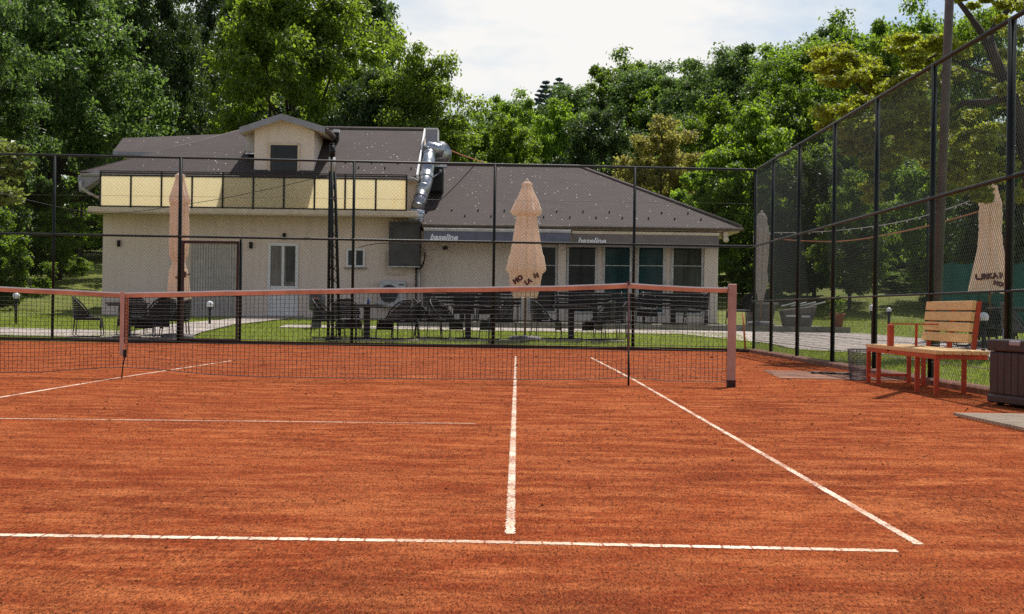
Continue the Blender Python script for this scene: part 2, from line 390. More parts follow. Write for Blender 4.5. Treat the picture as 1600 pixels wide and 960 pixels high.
o = MB().box(1.15, 23.4, -.2, 12.25, 30.4, TZ).box(1.15, 23.32, .2, 12.33, 23.40, TZ+.02).build('terrace', M_CONC); o['kind'] = 'structure'
o = MB().box(-7.7, 28.2, -.2, 1.148, 30.4, .5).build('house_apron', M_CONC); o['kind'] = 'structure'
def granules(n, seed):
    rng = np.random.default_rng(seed)
    py = rng.uniform(548, 985, n); d = .774*F/(py-487); px = rng.uniform(-260, 1860, n)
    x = CAM.x+(px-803)/F*d; y = CAM.y+d
    # clustered: keep where a few crossed waves and a coarse random grid agree
    gx = rng.random((400, 400)); c1 = gx[(np.floor(x*3.1).astype(int)) % 400, (np.floor(y*1.1).astype(int)) % 400]; c2 = gx[(np.floor(x*9+7).astype(int)) % 400, (np.floor(y*2.7).astype(int)) % 400]
    keep = (rng.random(n) < .15+.85*(c1*.55+c2*.45)**1.6) & (x < 8.7) & (x > -12) & (y < 15.9)
    x, y, d = x[keep], y[keep], d[keep]; n = len(x)
    r = np.maximum(.0012, d*.00021)*np.exp(rng.normal(size=n)*.45)
    a = rng.uniform(0, 2*PI, n); P = []
    for k in range(3): P.append(np.stack([x+r*np.cos(a+k*2.09)*rng.uniform(.7, 1.4, n), y+r*np.sin(a+k*2.09)*rng.uniform(.7, 1.4, n), np.full(n, .0006)], -1))
    P.append(np.stack([x+r*rng.uniform(-.4, .4, n), y+r*rng.uniform(-.4, .4, n), r*rng.uniform(.6, 1.25, n)], -1))
    V = np.stack(P, 1).reshape(-1, 3); q = np.arange(n)[:, None]*4
    return V, np.concatenate([q+np.array([[0, 1, 3]]), q+np.array([[1, 2, 3]]), q+np.array([[2, 0, 3]])], 0)
M_GRAN = leaf_mat('clay_granule', (.27, .058, .020), (.2, .05, .02), .6, .0, .95)
V, Fq = granules(1000000, 5); gn_ = npmesh('clay_granules', V, Fq, M_GRAN); gn_['kind'] = 'stuff'
# court lines, worn and part buried in clay
def court_line(x0, y0, x1, y1, w, m, z=.0015):
    d = Vector((x1-x0, y1-y0, 0)); n = Vector((-d.y, d.x, 0)).normalized()*w/2; a = Vector((x0, y0, z)); b = Vector((x1, y1, z))
    N = max(2, int(d.length/.012)); V = []; 
    for i in range(N+1):
        p = a.lerp(b, i/N)
        V += [p-n*(1+random.triangular(-.38, .18, .0)), p+n*(1+random.triangular(-.38, .18, .0))]
    o = npmesh('court_line', V, [(2*i, 2*i+2, 2*i+3, 2*i+1) for i in range(N)], m); o['kind'] = 'structure'; return o
YB = at(797, 849, 0); 
bl = [gp_ for gp_ in (G(0, 840), G(700, 848), G(1402, 863))]
court_line(bl[0].x-3, bl[0].y+.02, bl[1].x, bl[1].y, .066, M_LINE_BASE); court_line(bl[1].x, bl[1].y, bl[2].x, bl[2].y, .066, M_LINE_BASE)
a, b = G(797, 836), G(806, 557); court_line(a.x, a.y, b.x, b.y, .035, M_LINE)
a, b = G(1437, 853), G(989, 593); court_line(a.x, a.y, b.x, b.y, .035, M_LINE); a, b = b, G(923, 559); court_line(a.x, a.y, b.x, b.y, .042, M_LINE_FAR)
a, b = G(-200, 652.5), G(742, 662.5); court_line(a.x, a.y, b.x, b.y, .042, M_LINE_FAR)
a, b = G(-60, 631.5), G(183, 591); court_line(a.x, a.y, b.x, b.y, .045, M_LINE_FAR); a, b = b, G(362, 564); court_line(a.x, a.y, b.x, b.y, .045, M_LINE_FAR)
a = G(600, 562.5); court_line(-2, 6.45, 4.0, 6.4, .04, line_mat(.60), .0015); court_line(5.4, 5.6, 7.0, 5.5, .05, line_mat(.56), .0015)

# ------------------------------------------------------------------ fences
FT = lambda x: 3.9 - (x+8.7)/17.6*.22
BX0, BY0 = -13.0, 17.3; BX1, BY1 = 8.9, 16.0
def by(x): return BY0+(x-BX0)/(BX1-BX0)*(BY1-BY0)
def chain(b, A, B, z0, z1f, pitch, r):
    A, B = Vector(A), Vector(B); Lh = (B-A).length; u = (B-A)/Lh; nrm = Vector((-u.y, u.x, 0)); H = 3.9
    for s in (1, -1):
        k = -H
        while k < Lh+H:
            a0 = k if s > 0 else k; t0, t1 = 0, None
            pts = []
            for (uu, vv) in ((k, z0), (k+s*(H-z0), H)):
                pts.append((uu, vv))
            (ua, va), (ub, vb) = pts
            # clip to 0..Lh
            def cl(u_): return va+(u_-ua)/(ub-ua)*(vb-va)
            lo, hi = min(ua, ub), max(ua, ub); lo2, hi2 = max(lo, 0), min(hi, Lh)
            if hi2-lo2 > .02:
                P = []
                for uu in (lo2, hi2):
                    v_ = cl(uu); P.append((uu, v_))
                top = z1f((A+u*lo2).x if abs(u.x) > .5 else (A+u*lo2).y)
                Q = []
                for uu, v_ in P:
                    if v_ > top: 
                        uu = ua+(top-va)/(vb-va)*(ub-ua); v_ = top
                    Q.append((uu, v_))
                off = nrm*(r*.9*s)
                p0, p1 = [A+u*q[0]+Vector((0, 0, q[1]))+off for q in Q]
                if (p1-p0).length > .03:
                    d = (p1-p0).normalized(); e = d.cross(nrm)
                    vs = []
                    for p in (p0, p1):
                        vs += [p+nrm*r, p-nrm*r*.5+e*r*.87, p-nrm*r*.5-e*r*.87]
                    b.add(vs, [(0, 1, 4, 3), (1, 2, 5, 4), (2, 0, 3, 5)])
            k += pitch
bf = thing('chain_link_fence', 'tall dark chain-link fence crossing behind the far baseline in front of the clubhouse', 'fence', (0, by(0), 0))
for px in (1171, 986, 770, 550.5, 277, 76, -130):
    p = at(px, 540, 16.6); x = p.x; top = FT(x)
    r_ = .038 if px == 277 else .030
    MB().tube([(x, by(x), -.05), (x, by(x), top)], r_, 10).build('post', M_FENCE, bf)
p = at(371, 530, 16.6); GX1 = p.x; GX0 = at(281, 530, 16.6).x
MB().tube([(GX1+.04, by(GX1), -.05), (GX1+.04, by(GX1), 2.16)], .03, 10).build('post', M_FENCE, bf)
for px in (979, 764, 556): # braces beside the posts
    x = at(px, 540, 16.6).x; MB().tube([(x, by(x)+.1, 0), (x, by(x)+.1, .62)], .014, 8).build('brace', M_FENCE, bf)
MB().tube([(BX0, by(BX0), FT(BX0)), (BX1, BY1, FT(BX1))], .024, 8).build('top_rail', M_RAIL, bf)
MB().tube([(BX0, by(BX0)-.035, 2.26), (BX1, BY1-.035, 2.13)], .024, 8).build('middle_rail', M_RAIL, bf)
MB().tube([(BX0, by(BX0), 3.05), (BX1, BY1, 3.0)], .003, 5).tube([(BX0, by(BX0), .1), (BX1, BY1, .1)], .005, 5).build('tension_wire', M_POLE, bf)
b = MB(); chain(b, (BX0, by(BX0), 0), (GX0, by(GX0), 0), .06, lambda x: FT(x), .074, .0012); chain(b, (GX1, by(GX1), 0), (BX1, BY1, 0), .06, lambda x: FT(x), .074, .0012)
b2 = MB(); chain(b2, (GX0, by(GX0), 0), (GX1, by(GX1), 0), 2.2, lambda x: FT(x), .074, .0012)
b.add(b2.v, b2.f); b.build('wire_mesh', M_WIRE2, bf)
b = MB(); b.obox(((BX0+BX1)/2, (by(BX0)+BY1)/2+.0, .02), ((BX1-BX0)/2, (BY1-by(BX0))/2, 0), (0, .03, 0), (0, 0, .05)).build('kick_board', M_WOODKERB, bf)
# gate
gt = thing('metal_gate', 'maroon framed chain-link gate beside the left peach parasol', 'gate', ((GX0+GX1)/2, by(GX0)-.05, 0))
yg = by(GX0)-.05
b = MB()
b.box(GX0, yg-.02, .06, GX0+.06, yg+.02, 2.12).box(GX1-.05, yg-.02, .06, GX1, yg+.02, 2.12).box(GX0+.062, yg-.02, 2.06, GX1-.052, yg+.02, 2.12).box(GX0+.062, yg-.02, .06, GX1-.052, yg+.02, .11)
b.build('gate_frame', M_GATE, gt, .004)
b = MB(); k = GX0+.1
while k < GX1-.05: b.tube([(k, yg, .11), (k, yg, 2.06)], .0022, 4, cap=False); k += .058
z_ = .16
while z_ < 2.05: b.tube([(GX0+.06, yg, z_), (GX1-.05, yg, z_)], .0018, 4, cap=False); z_ += .2
b.build('wire_mesh', M_WIRE, gt)
MB().box(GX1-.1, yg-.05, .98, GX1-.02, yg-.021, 1.12).tube([(GX1-.09, yg-.07, 1.05), (GX1-.2, yg-.07, 1.05)], .01, 6).build('latch', M_BLACK, gt)
# right fence along the court side
RX = 8.9; RTOP = 3.68
rf = thing('chain_link_fence', 'dark chain-link fence running along the right side of the court past the bench', 'fence', (RX, 0, 0))
for Yp in (13.7, 10.8, 7.65, 4.7, 1.7, -1.3, -4.3):
    MB().tube([(RX, Yp, -.05), (RX, Yp, RTOP)], .042 if Yp == -1.3 else .034, 10).build('post', M_FENCE, rf)
for z_, r_, nm in ((RTOP, .026, 'top_rail'), (2.13, .022, 'middle_rail'), (1.03, .013, 'lower_rail')):
    MB().tube([(RX-(0 if nm == 'top_rail' else .04), BY1, z_), (RX-(0 if nm == 'top_rail' else .04), -7, z_)], r_, 8).build(nm, M_RAIL, rf)
MB().tube([(RX, BY1, .25), (RX, -7, .25)], .005, 5).tube([(RX, BY1, .45), (RX, -7, .45)], .004, 5).build('tension_wire', M_STEEL, rf)
b = MB(); chain(b, (RX, BY1, 0), (RX, -7, 0), .06, lambda x: RTOP, .074, .0019); b.build('wire_mesh', M_WIRE, rf)
o = MB().box(RX-.13, -8, -.02, RX+.08, BY1-.1, .07).build('court_kerb', M_KERB_RED, None, .015); o['kind'] = 'structure'

# steel pole outside the right fence, next to the post at y = 1.7
p0 = at(1441, 470, 1.98); p1 = at(1462, -40, 1.98)
d_ = (p1-p0)/(p1.z-p0.z)
lp = thing('steel_pole', 'tall grey-brown steel pole rising behind the bench at the right fence', 'pole', (p0.x-d_.x*p0.z, 1.98, 0))
base = Vector((p0.x, p0.y, p0.z))-d_*p0.z
base.x = max(base.x, RX+.11)
MB().tube([base-Vector((0, 0, .05)), base+d_*8], .052, 14).build('shaft', M_POLE, lp)
MB().tube([base+Vector((0, 0, 0)), base+d_*.05], .12, 14).build('base_plate', M_POLE, lp)

# ------------------------------------------------------------------ tennis net
tn = thing('tennis_net', 'black tennis net with clay-stained headband and centre strap across the court', 'net', (0, 0, 0))
XP = at(1142, 606, -.03).x; SX = 5.29
def ntop(x):
    a = abs(x)
    return float(np.interp(a, [0, .25, 1.2, 2.6, 3.6, 4.5, 5.0, 5.29, 5.6, 6.0, XP], [.905, .912, .945, .990, 1.015, 1.040, 1.062, 1.082, 1.062, 1.050, 1.047]))
def nbot(x):
    a = abs(x)
    return float(np.interp(a, [0, .3, .9, 1.5, 3, 4.6, 5.29, 5.7, XP], [.115, .105, .055, .04, .04, .055, .085, .06, .055]))
def nsway(x, t): return .018*math.sin(x*1.7+1)*(1-t)+.006*math.sin(x*9)*(1-t)
PX = at(1148, 600, 0).x
for sx in (1, -1):
    q = sx*(XP+.005)
    MB().box(q-.041, -.045, -.02, q+.041, .045, 1.085).build('net_post', M_POSTW, tn, .006)
    MB().box(q-.043, -.047, -.02, q+.043, .047, .075).build('post_foot_shade', mat('dark_foot_shade', (.07, .025, .02), .8, .2), tn)  # dark box painting in the shade at the foot of the post
    MB().lathe((q-sx*.05, -.0, 1.035), [(-.02, .012), (.02, .012)], 8).build('pulley', M_STEEL, tn)
b = MB()
nx = int((2*XP-.1)/.046)
for i in range(nx+1):
    x = -XP+.05+(2*XP-.1)*i/nx
    zt, zb = ntop(x)-.04, nbot(x)
    pts = []
    for k in range(6):
        t = k/5; pts.append((x+.006*math.sin(t*5+x*23)*(1 if k < 5 else 0)+random.gauss(0, .0012), nsway(x, t), zb+(zt-zb)*t))
    b.tube(pts, .0024, 3, cap=False, sm=False)
for j in range(21):
    t = j/20.5; pts = []
    for i in range(0, 161):
        x = -XP+.05+(2*XP-.1)*i/160; pts.append((x, nsway(x, t), nbot(x)+(ntop(x)-.04-nbot(x))*t+random.gauss(0, .0015)))
    b.tube(pts, .0024 if j else .005, 3, cap=False, sm=False)
b.build('net_mesh', M_NET, tn)
b = MB(); vs = []; fs = []; N = 160
for i in range(N+1):
    x = -XP+.05+(2*XP-.1)*i/N; z = ntop(x)+.0012*math.sin(x*8)
    vs += [(x, -.009, z-.055), (x, -.0095, z-.012), (x, -.005, z+.001), (x, .005, z+.001), (x, .008, z-.003), (x, .009, z-.055)]
mi = []
for i in range(N):
    for k in range(5): fs.append((i*6+k, (i+1)*6+k, (i+1)*6+k+1, i*6+k+1)); mi.append(1 if k in (1, 2, 3) else 0)
b.add(vs, fs); b.m = mi; b.build('headband', [M_TAPE, M_TAPEW], tn)  # clean white top edge carried down the front to paint in its sunlit line
b = MB(); sp = at(192, 560, -.02).x
b.box(sp-.037, -.022, .24, sp+.008, -.014, .912).build('centre_strap', M_STRAP, tn, .002)
MB().box(sp+.011, .012, .30, sp+.042, .02, .905).build('centre_strap', M_TAPE, tn, .002)
MB().box(sp+.004, -.035, .225, sp+.04, -.013, .305).build('buckle', M_BLACK, tn, .004)
MB().tube([(sp+.02, -.02, .23), (sp+.0, -.02, .12), (sp-.01, -.02, .0)], .007, 6).build('anchor_cord', M_NET, tn)
st = thing('singles_stick', 'thin red-brown singles stick propping up the net near its right post', 'net stick', (SX, -.03, 0))
MB().tube([(SX+.012, -.03, 0), (SX+.0, -.02, 1.085)], .009, 8).build('rod', M_STICK, st)
MB().tube([(SX+.012, -.03, 0), (SX+.008, -.026, .38)], .0105, 8).build('dark_sleeve', M_NET, st)
MB().box(SX-.02, -.03, 1.078, SX+.02, .012, 1.092).build('tip', M_STICK, st)

# ------------------------------------------------------------------ clubhouse
YW, YBAL, YE, YR = 30., 29., 29.66, 33.2
ch = thing('clubhouse', 'cream clubhouse with dormer, balcony and long low brown shingle roofs behind the court', 'building', (2, 30, 0))
XL, XR = at(160, 420, YW).x, 1.30
ZS0, ZS1 = at(400, 336, YBAL).z, at(400, 326.5, YBAL).z
MB().box(XL, YW, .2, XR, 37.5, ZS0+.02).build('wall', M_WALL, ch)
MB().box(XL+.05, YW+.002, ZS0+.022, XR-.02, 36.5, 4.56).build('upper_wall', M_WALL2, ch)
b = MB(); b.box(XL-.18, YBAL, ZS0, XR-.02, YW-.002, ZS1).box(XL-.2, YBAL-.03, ZS0+.03, XR, YBAL-.001, ZS0+.075); b.build('balcony_slab', M_TRIM, ch, .006)
# balcony railing with cream panels
rl = MB()
zr0, zr1, zrt = at(400, 327.5, YBAL).z, at(400, 277, YBAL).z, at(400, 270.5, YBAL).z
X0, X1 = at(156.5, 300, YBAL).x, at(635, 300, YBAL).x
yb = YBAL+.02
rl.box(X0, yb-.018, zr1-.018, X1, yb+.018, zr1+.018).box(X0, yb-.018, zr0-.018, X1, yb+.018, zr0+.018).box(X0, yb-.012, zrt-.012, X1, yb+.012, zrt+.012).box(X0, yb-.018, ZS1+.01, X1, yb+.018, ZS1+.035)
for i in range(11):
    x = X0+(X1-X0)*i/10; w = .022
    rl.box(x-w, yb-.025, zr0 if i % 2 else ZS1, x+w, yb+.016, zrt if i % 2 == 0 else zr1)
railing = rl.build('balcony_railing', M_BLACK, ch)
for i in range(10):
    a_, b_ = X0+(X1-X0)*i/10+.024, X0+(X1-X0)*(i+1)/10-.024
    MB().box(a_, yb-.006, zr0+.02, b_, yb+.006, zr1-.02).build('privacy_panel', M_PANEL, railing)
# main roof (hipped at its left end, gabled at its right)
EL = at(124, 270, YE); ER = at(652, 274, YE); ze = (EL.z+ER.z)/2
zr = at(560, 202, YR).z; XLr = at(388, 203, YR).x; XG = at(663, 203, YR).x
def roofpoly(b, pts, th=.10): b.prism(pts, (0, 0, -th))
b = MB()
roofpoly(b, [(EL.x, YE, ze), (XG, YE, ze), (XG, YR, zr), (XLr, YR, zr)])
roofpoly(b, [(EL.x, YE+.001, ze), (XLr, YR, zr), (EL.x, 2*YR-YE, ze)])
roofpoly(b, [(XG, 2*YR-YE, ze), (EL.x, 2*YR-YE, ze), (XLr, YR+.001, zr), (XG, YR+.001, zr)])
rfm = b.build('main_roof', M_ROOF, ch)
MB().prism([(XR-.05, YE+.35, ze-.05), (XR-.05, YR, zr-.14), (XR-.05, 2*YR-YE-.2, ze-.05), (XR-.05, 2*YR-YE-.2, ze-.6), (XR-.05, YE+.35, ze-.6)], (.045, 0, 0)).build('gable_wall', M_WALL2, ch)
# verge board on right gable, gutter along the eave
dirv = Vector((0, YR-YE, zr-ze)).normalized()
MB().obox((XG+.02, (YE+YR)/2, (ze+zr)/2-.03), (.025, 0, 0), dirv*((Vector((0, YR-YE, zr-ze))).length/2), Vector((0, -dirv.z, dirv.y))*.085).build('verge_board', M_WHITE, rfm)
def gutter(x0, x1, y, z, m1, m2, nm, par):
    b = MB(); vs = []; n = 8
    for x in (x0, x1):
        for k in range(n+1):
            a_ = PI+PI*k/n; vs.append((x, y-.06+.06*math.cos(a_), z+.075*math.sin(a_)))
    b.add(vs, [(k, k+1, n+2+k, n+1+k) for k in range(n)], 0, True)
    b.box(x0, y-.126, z-.006, x1, y-.114, z+.008, 1)
    return b.build(nm, [m1, m2], par)
gutter(EL.x+.05, at(375, 272, YE).x, YE-.01, ze-.07, M_FASCIA, M_GUTLIP, 'gutter', rfm)
gutter(at(512, 272, YE).x, XG, YE-.01, ze-.07, M_FASCIA, M_GUTLIP, 'gutter', rfm)
MB().box(EL.x+.1, YE+.02, ze-.17, XG-.02, YW+.0, ze-.12).build('soffit', M_TRIM, rfm)
# grey metal edge and bent downpipe at the left eave
pa, pb = at(122, 274, YE-.05), at(158, 266, YE-.05)
MB().prism([pa, pb, pb+Vector((0, 0, -.2)), at(124, 300, YE-.05), pa+Vector((0, 0, -.18))], (0, .6, 0)).build('eave_corner', M_FASCIA, rfm)
MB().tube([at(126, 282, YE-.12), at(126, 292, YE-.1), at(137, 301, YE), at(158, 311, YE+.3)], .045, 8).build('downpipe', M_WHITE_DIRTY, ch)
# rear left roof
q = [at(177, 236.5, 34.4), at(262, 238.5, 34.4), at(380, 208.5, 36.6), at(192, 216, 36.6)]
rr = MB().prism(q, (0, 0, -.1)).build('rear_roof', M_ROOF, ch)
MB().obox((q[0]+q[1])/2+Vector((0, -.03, -.06)), (q[1]-q[0])/2, (0, .03, 0), (0, 0, .055)).build('fascia_board', M_FASCIA, rr)
MB().prism([at(197, 240, 34.9), at(270, 240, 34.9), at(270, 265, 34.9), at(197, 265, 34.9)], (0, 1.5, 0)).build('rear_wall', M_WALL, ch)
for px, py in ((247, 219.5), (341, 220.5)):
    p = at(px, py, 36.2); MB().box(p.x-.09, p.y-.1, p.z-.03, p.x+.09, p.y+.1, p.z+.03).build('roof_vent', M_WHITE, rr)
# dormer
dx0, dx1 = at(397.5, 250, YW).x, at(490.5, 250, YW).x
YDF = 29.62
ap = at(440, 178.5, YDF); le = at(374, 200, YDF); re_ = at(508, 199, YDF)
dm = MB()
zl = at(397, 203, YW).z-.02; zmid = at(440, 187, YW).z
dm.prism([(dx0, YW-.03, ZS1), (dx1, YW-.03, ZS1), (dx1, YW-.03, zl), (ap.x, YW-.03, zmid), (dx0, YW-.03, zl)], (0, 3.6, 0))
dormer = dm.build('dormer', M_WALL2, ch)
b = MB()
for e in (le, re_):
    sgn = 1 if e is re_ else -1
    pts = [(ap.x, YDF, ap.z), (ap.x, 33.6, ap.z), (e.x, 33.6, e.z), (e.x, YDF, e.z)]
    if sgn < 0: pts = pts[::-1]
    b.prism(pts, (0, 0, -.1))
droof = b.build('dormer_roof', M_ROOF, dormer)
b = MB()
for e in (le, re_):
    d = Vector((e.x-ap.x, 0, e.z-ap.z)); b.prism([(ap.x, YDF-.012, ap.z+.015), (e.x+.0*d.x, YDF-.012, e.z+.015), (e.x, YDF-.012, e.z-.165), (ap.x, YDF-.012, ap.z-.165)], (0, .02 if e is le else .021, 0))
b.build('barge_board', M_FASCIA, droof)
b = MB()
for e in (le, re_):
    s = 1 if e is re_ else -1
    b.prism([(ap.x+s*.02, YDF+.01, ap.z-.13), (ap.x+s*.02, 33.5, ap.z-.13), (e.x-s*.01, 33.5, e.z-.13), (e.x-s*.01, YDF+.01, e.z-.13)], (0, 0, -.03))
b.build('soffit', M_TRIM, droof)
MB().tube([(re_.x+.05, YDF+.02, re_.z-.09), (re_.x+.05, 33.4, re_.z-.09)], .075, 10).build('gutter', M_GUTTER, droof)
def rect(px0, py0, px1, py1, Y):
    pm = (px0+px1)/2, (py0+py1)/2
    return at(px0, pm[1], Y).x, at(px1, pm[1], Y).x, at(pm[0], py1, Y).z, at(pm[0], py0, Y).z
def framed(nm, px0, py0, px1, py1, Y, fw, m_f, m_p, par, mull=(), trans=(), zb=None, proud=.05):
    x0, x1, z0, z1 = rect(px0, py0, px1, py1, Y)
    if zb is not None: z0 = zb
    b = MB(); y0, y1 = Y-proud, Y-.001
    b.box(x0, y0, z0, x0+fw, y1, z1).box(x1-fw, y0, z0, x1, y1, z1).box(x0+fw+.001, y0, z1-fw, x1-fw-.001, y1, z1).box(x0+fw+.001, y0, z0, x1-fw-.001, y1, z0+fw)
    for t in mull: xm = x0+(x1-x0)*t; b.box(xm-fw*.45, y0+.004, z0+fw+.001, xm+fw*.45, y1, z1-fw-.001)
    for t, h in trans: zm = z0+(z1-z0)*t; b.box(x0+fw+.001, y0+.006, zm-h, x1-fw-.001, y1, zm+h)
    fr = b.build(nm, m_f, par, .004)
    MB().box(x0+fw*.6, Y-.022, z0+fw*.6, x1-fw*.6, Y-.0015, z1-fw*.6).build('pane', m_p, fr)
    return fr, (x0, x1, z0, z1)
framed('balcony_door', 419, 224, 468, 324, YW-.03, .06, M_TRIM, M_GLASS_D, dormer, zb=ZS1+.01)
p = at(388, 222, 30.6)
acu = MB().box(dx0-.32, 30.4, p.z-.32, dx0-.03, 31.2, p.z+.28).build('air_conditioner', M_AC, ch, .02)
MB().lathe((0, 0, 0), [(0, .2), (.01, .2)], 20)
MB().box(dx0-.3, 30.385, p.z-.25, dx0-.08, 30.398, p.z+.2).build('fan_grille', M_WHITE_DIRTY, acu)
MB().box(dx0-.34, 30.4, p.z-.37, dx0-.01, 31.15, p.z-.33).build('bracket', M_STEEL, acu)
p = at(525.5, 206, 31.5); MB().box(p.x-.07, 31.4, p.z-.25, p.x+.08, 31.6, p.z-.03).box(p.x-.08, 31.38, p.z-.028, p.x+.09, 31.62, p.z+.06, 1).build('chimney', [M_BLACK, M_WHITE], rfm)
# front doors and windows of the left half
x0, x1, z0, z1 = rect(298, 382, 369, 497, YW)
rd = MB(); z0 = .5
k = x0
while k < x1: rd.box(k, YW-.045, z0, min(k+.045, x1), YW-.001, z1); rd.box(k+.045, YW-.03, z0, min(k+.075, x1), YW-.001, z1); k += .075
rd = rd.build('ribbed_door', M_RIB, ch)
MB().box(x0-.06, YW-.06, z0, x0-.001, YW-.001, z1+.07).box(x1+.001, YW-.06, z0, x1+.06, YW-.001, z1+.07).box(x0, YW-.06, z1+.001, x1, YW-.001, z1+.07).build('door_frame', M_TRIM, rd)
dr, rc = framed('white_door', 418, 380, 466, 497, YW, .085, M_WHITE, M_GLASS_C, ch, mull=(.5,), zb=.5)
MB().box(rc[0]+.09, YW-.04, .53, rc[1]-.09, YW-.0235, .53+.85).build('door_panel', M_WHITE, dr, .006)
xm = rc[0]+(rc[1]-rc[0])*.53; MB().box(xm+.05, YW-.0245, 1.5, rc[1]-.1, YW-.0225, rc[3]-.1).build('pane', M_GLASS_G, dr)
MB().tube([(xm, YW-.06, 1.48), (xm, YW-.1, 1.48), (xm+.1, YW-.1, 1.48)], .012, 6).build('handle', M_STEEL, dr)
wn, rc = framed('window', 541, 388.5, 570.5, 418, YW, .06, M_WHITE, M_GLASS_D, ch, mull=(.48,))
MB().box(rc[0]-.05, YW-.09, rc[2]-.04, rc[1]+.05, YW-.001, rc[2]-.002).build('sill', M_CONC, wn)
for px, py in ((185.5, 380), (392, 383), (444, 369)):
    p = at(px, py, YW-.06); lm = MB().tube([(p.x, p.y, p.z-.1), (p.x, p.y, p.z+.08)], .05, 10).box(p.x-.02, YW-.06, p.z-.02, p.x+.02, YW-.001, p.z+.02).build('wall_lamp', M_BLACK, ch)
# cabinet, outdoor unit, pipes and the flue duct
x0, x1, z0, z1 = rect(607.5, 347, 656, 416, YW-.4)
cb = MB().box(x0, YW-.4, z0, x1, YW-.002, z1).build('extractor_cabinet', M_CABINET, ch, .01)
MB().box(x0+.02, YW-.412, z0+.05, x1-.02, YW-.401, z1-.05).build('cabinet_door', M_CABINET, cb, .004)
MB().box(x0-.01, YW-.42, z0-.03, x1+.01, YW-.1, z0-.002).build('bracket', M_WHITE_DIRTY, cb)
x0, x1, z0, z1 = rect(602, 393, 634, 428, YW-.1)
MB().tube([(x0, YW-.1, z1), (x0, YW-.1, z0), (x1, YW-.1, z0), (x1, YW-.1, z1-.25)], .018, 6).build('pipe_loop', M_TRIM, ch)
x0, x1, z0, z1 = rect(593, 439, 634, 480, YW-.35)
ac = MB().box(x0, YW-.38, z0, x1, YW-.06, z1).build('air_conditioner', M_AC, ch, .015)
cxx = x0+(x1-x0)*.36; fb = MB(); vs = [(cxx, YW-.392, (z0+z1)/2)] + [(cxx+.26*math.cos(2*PI*k/24), YW-.392, (z0+z1)/2+.26*math.sin(2*PI*k/24)) for k in range(24)]
fb.add(vs, [(0, 1+(k+1) % 24, 1+k) for k in range(24)])
for rr_ in (.08, .14, .2, .255): fb.tube([(cxx+rr_*math.cos(2*PI*k/24), YW-.396, (z0+z1)/2+rr_*math.sin(2*PI*k/24)) for k in range(25)], .005, 4)
fb.build('fan_grille', M_FAN, ac)
MB().box(x1-.2, YW-.386, z1-.13, x1-.06, YW-.381, z1-.09).build('badge', M_FAN, ac)
for px in (650.5, 655.5):
    a_, b_ = at(px, 417, YW-.08), at(px, 508, YW-.08); MB().tube([(a_.x, YW-.08, a_.z), (a_.x, YW-.08, .5)], .028, 8).build('wall_pipe', M_CABINET if px < 652 else M_WHITE_DIRTY, ch)
b = MB()
for c_ in range(4): b.tube([at(657+random.uniform(-1, 4), 386+c_*4, YW-.1), at(664+random.uniform(-1, 2), 392+c_*3, YW-.12), at(662+random.uniform(-2, 2), 406+c_*3, YW-.12), at(657, 418+c_, YW-.1), at(648, 420, YW-.1)], .010, 5)
b.build('loose_cables', M_BLACK, ch)
YD = 29.35
def pipe(nm, pts, r, par=ch, m=M_STEEL, n=14):
    b = MB(); b.tube(pts, r, n)
    for i in range(len(pts)-1):
        a_, c_ = Vector(pts[i]), Vector(pts[i+1]); d = (c_-a_).normalized(); mid = a_.lerp(c_, .5)
        b.tube([mid-d*.02, mid+d*.02], r*1.05, n)
    return b.build(nm, m, par)
YD2 = 31.0
pipe('flue_duct', [at(649, 345, YD), at(650, 338, YD), at(651, 328, YD)], .235)
pipe('flue_duct', [at(651, 329, YD), at(655, 316, YD+.1), at(659, 303, YD+.3)], .19, m=mat('dull_steel', (.33, .34, .37), .3, .3, 6, .05, metal=.85))
pipe('flue_duct', [at(659, 304, YD+.3), at(664.5, 285, YD+.7), at(667, 272, YD+.9)], .20)
pipe('flue_duct', [at(667, 273, YD+.9), at(670, 250, YD2+.1), at(671.5, 236, YD2+.4)], .19)
pipe('flue_duct', [at(669, 237, YD2+.4), at(672, 231, YD2+.42), at(681, 234, YD2+.45), at(692, 236, YD2+.5)], .2)
p = at(687, 240, YD2+.75)
fh = MB().tube([(p.x, YD2+.55, p.z), (p.x, YD2+1.0, p.z)], .35, 22).box(p.x-.25, YD2+.56, p.z-.42, p.x+.22, YD2+.98, p.z).build('fan_housing', M_STEEL, ch)
MB().box(p.x-.33, YD2+.45, p.z-1.15, p.x+.12, YD2+1.2, p.z-.425).build('fan_motor', M_BLACK, fh, .03)
x0, x1, z0, z1 = rect(665.5, 204, 683.5, 225, YD2+1)
cp = MB().box(x0, YD2+.8, z0, x1, YD2+1.5, z1).build('chimney_cowl', M_FASCIA, ch)
MB().box(x0-.01, YD2+.78, z1+.002, x1+.02, YD2+1.52, z1+.05).box(x1+.002, YD2+.78, z0, x1+.025, YD2+1.52, z1).build('cap', M_WHITE, cp)
MB().tube([at(690, 268, YD2+.3), at(666, 284, YD2-.2)], .018, 6).tube([at(690, 268, YD2+.3), at(686, 266, YD2+.3)], .05, 6).tube([at(657, 238, YD2+.3), at(667, 285, YD2-.1)], .018, 6).build('duct_brace', M_STEEL, ch)
MB().tube([at(654, 283, 29.4), at(645, 278, 29.3), at(637, 277, YBAL)], .02, 6).build('duct_brace', M_WHITE_DIRTY, ch)
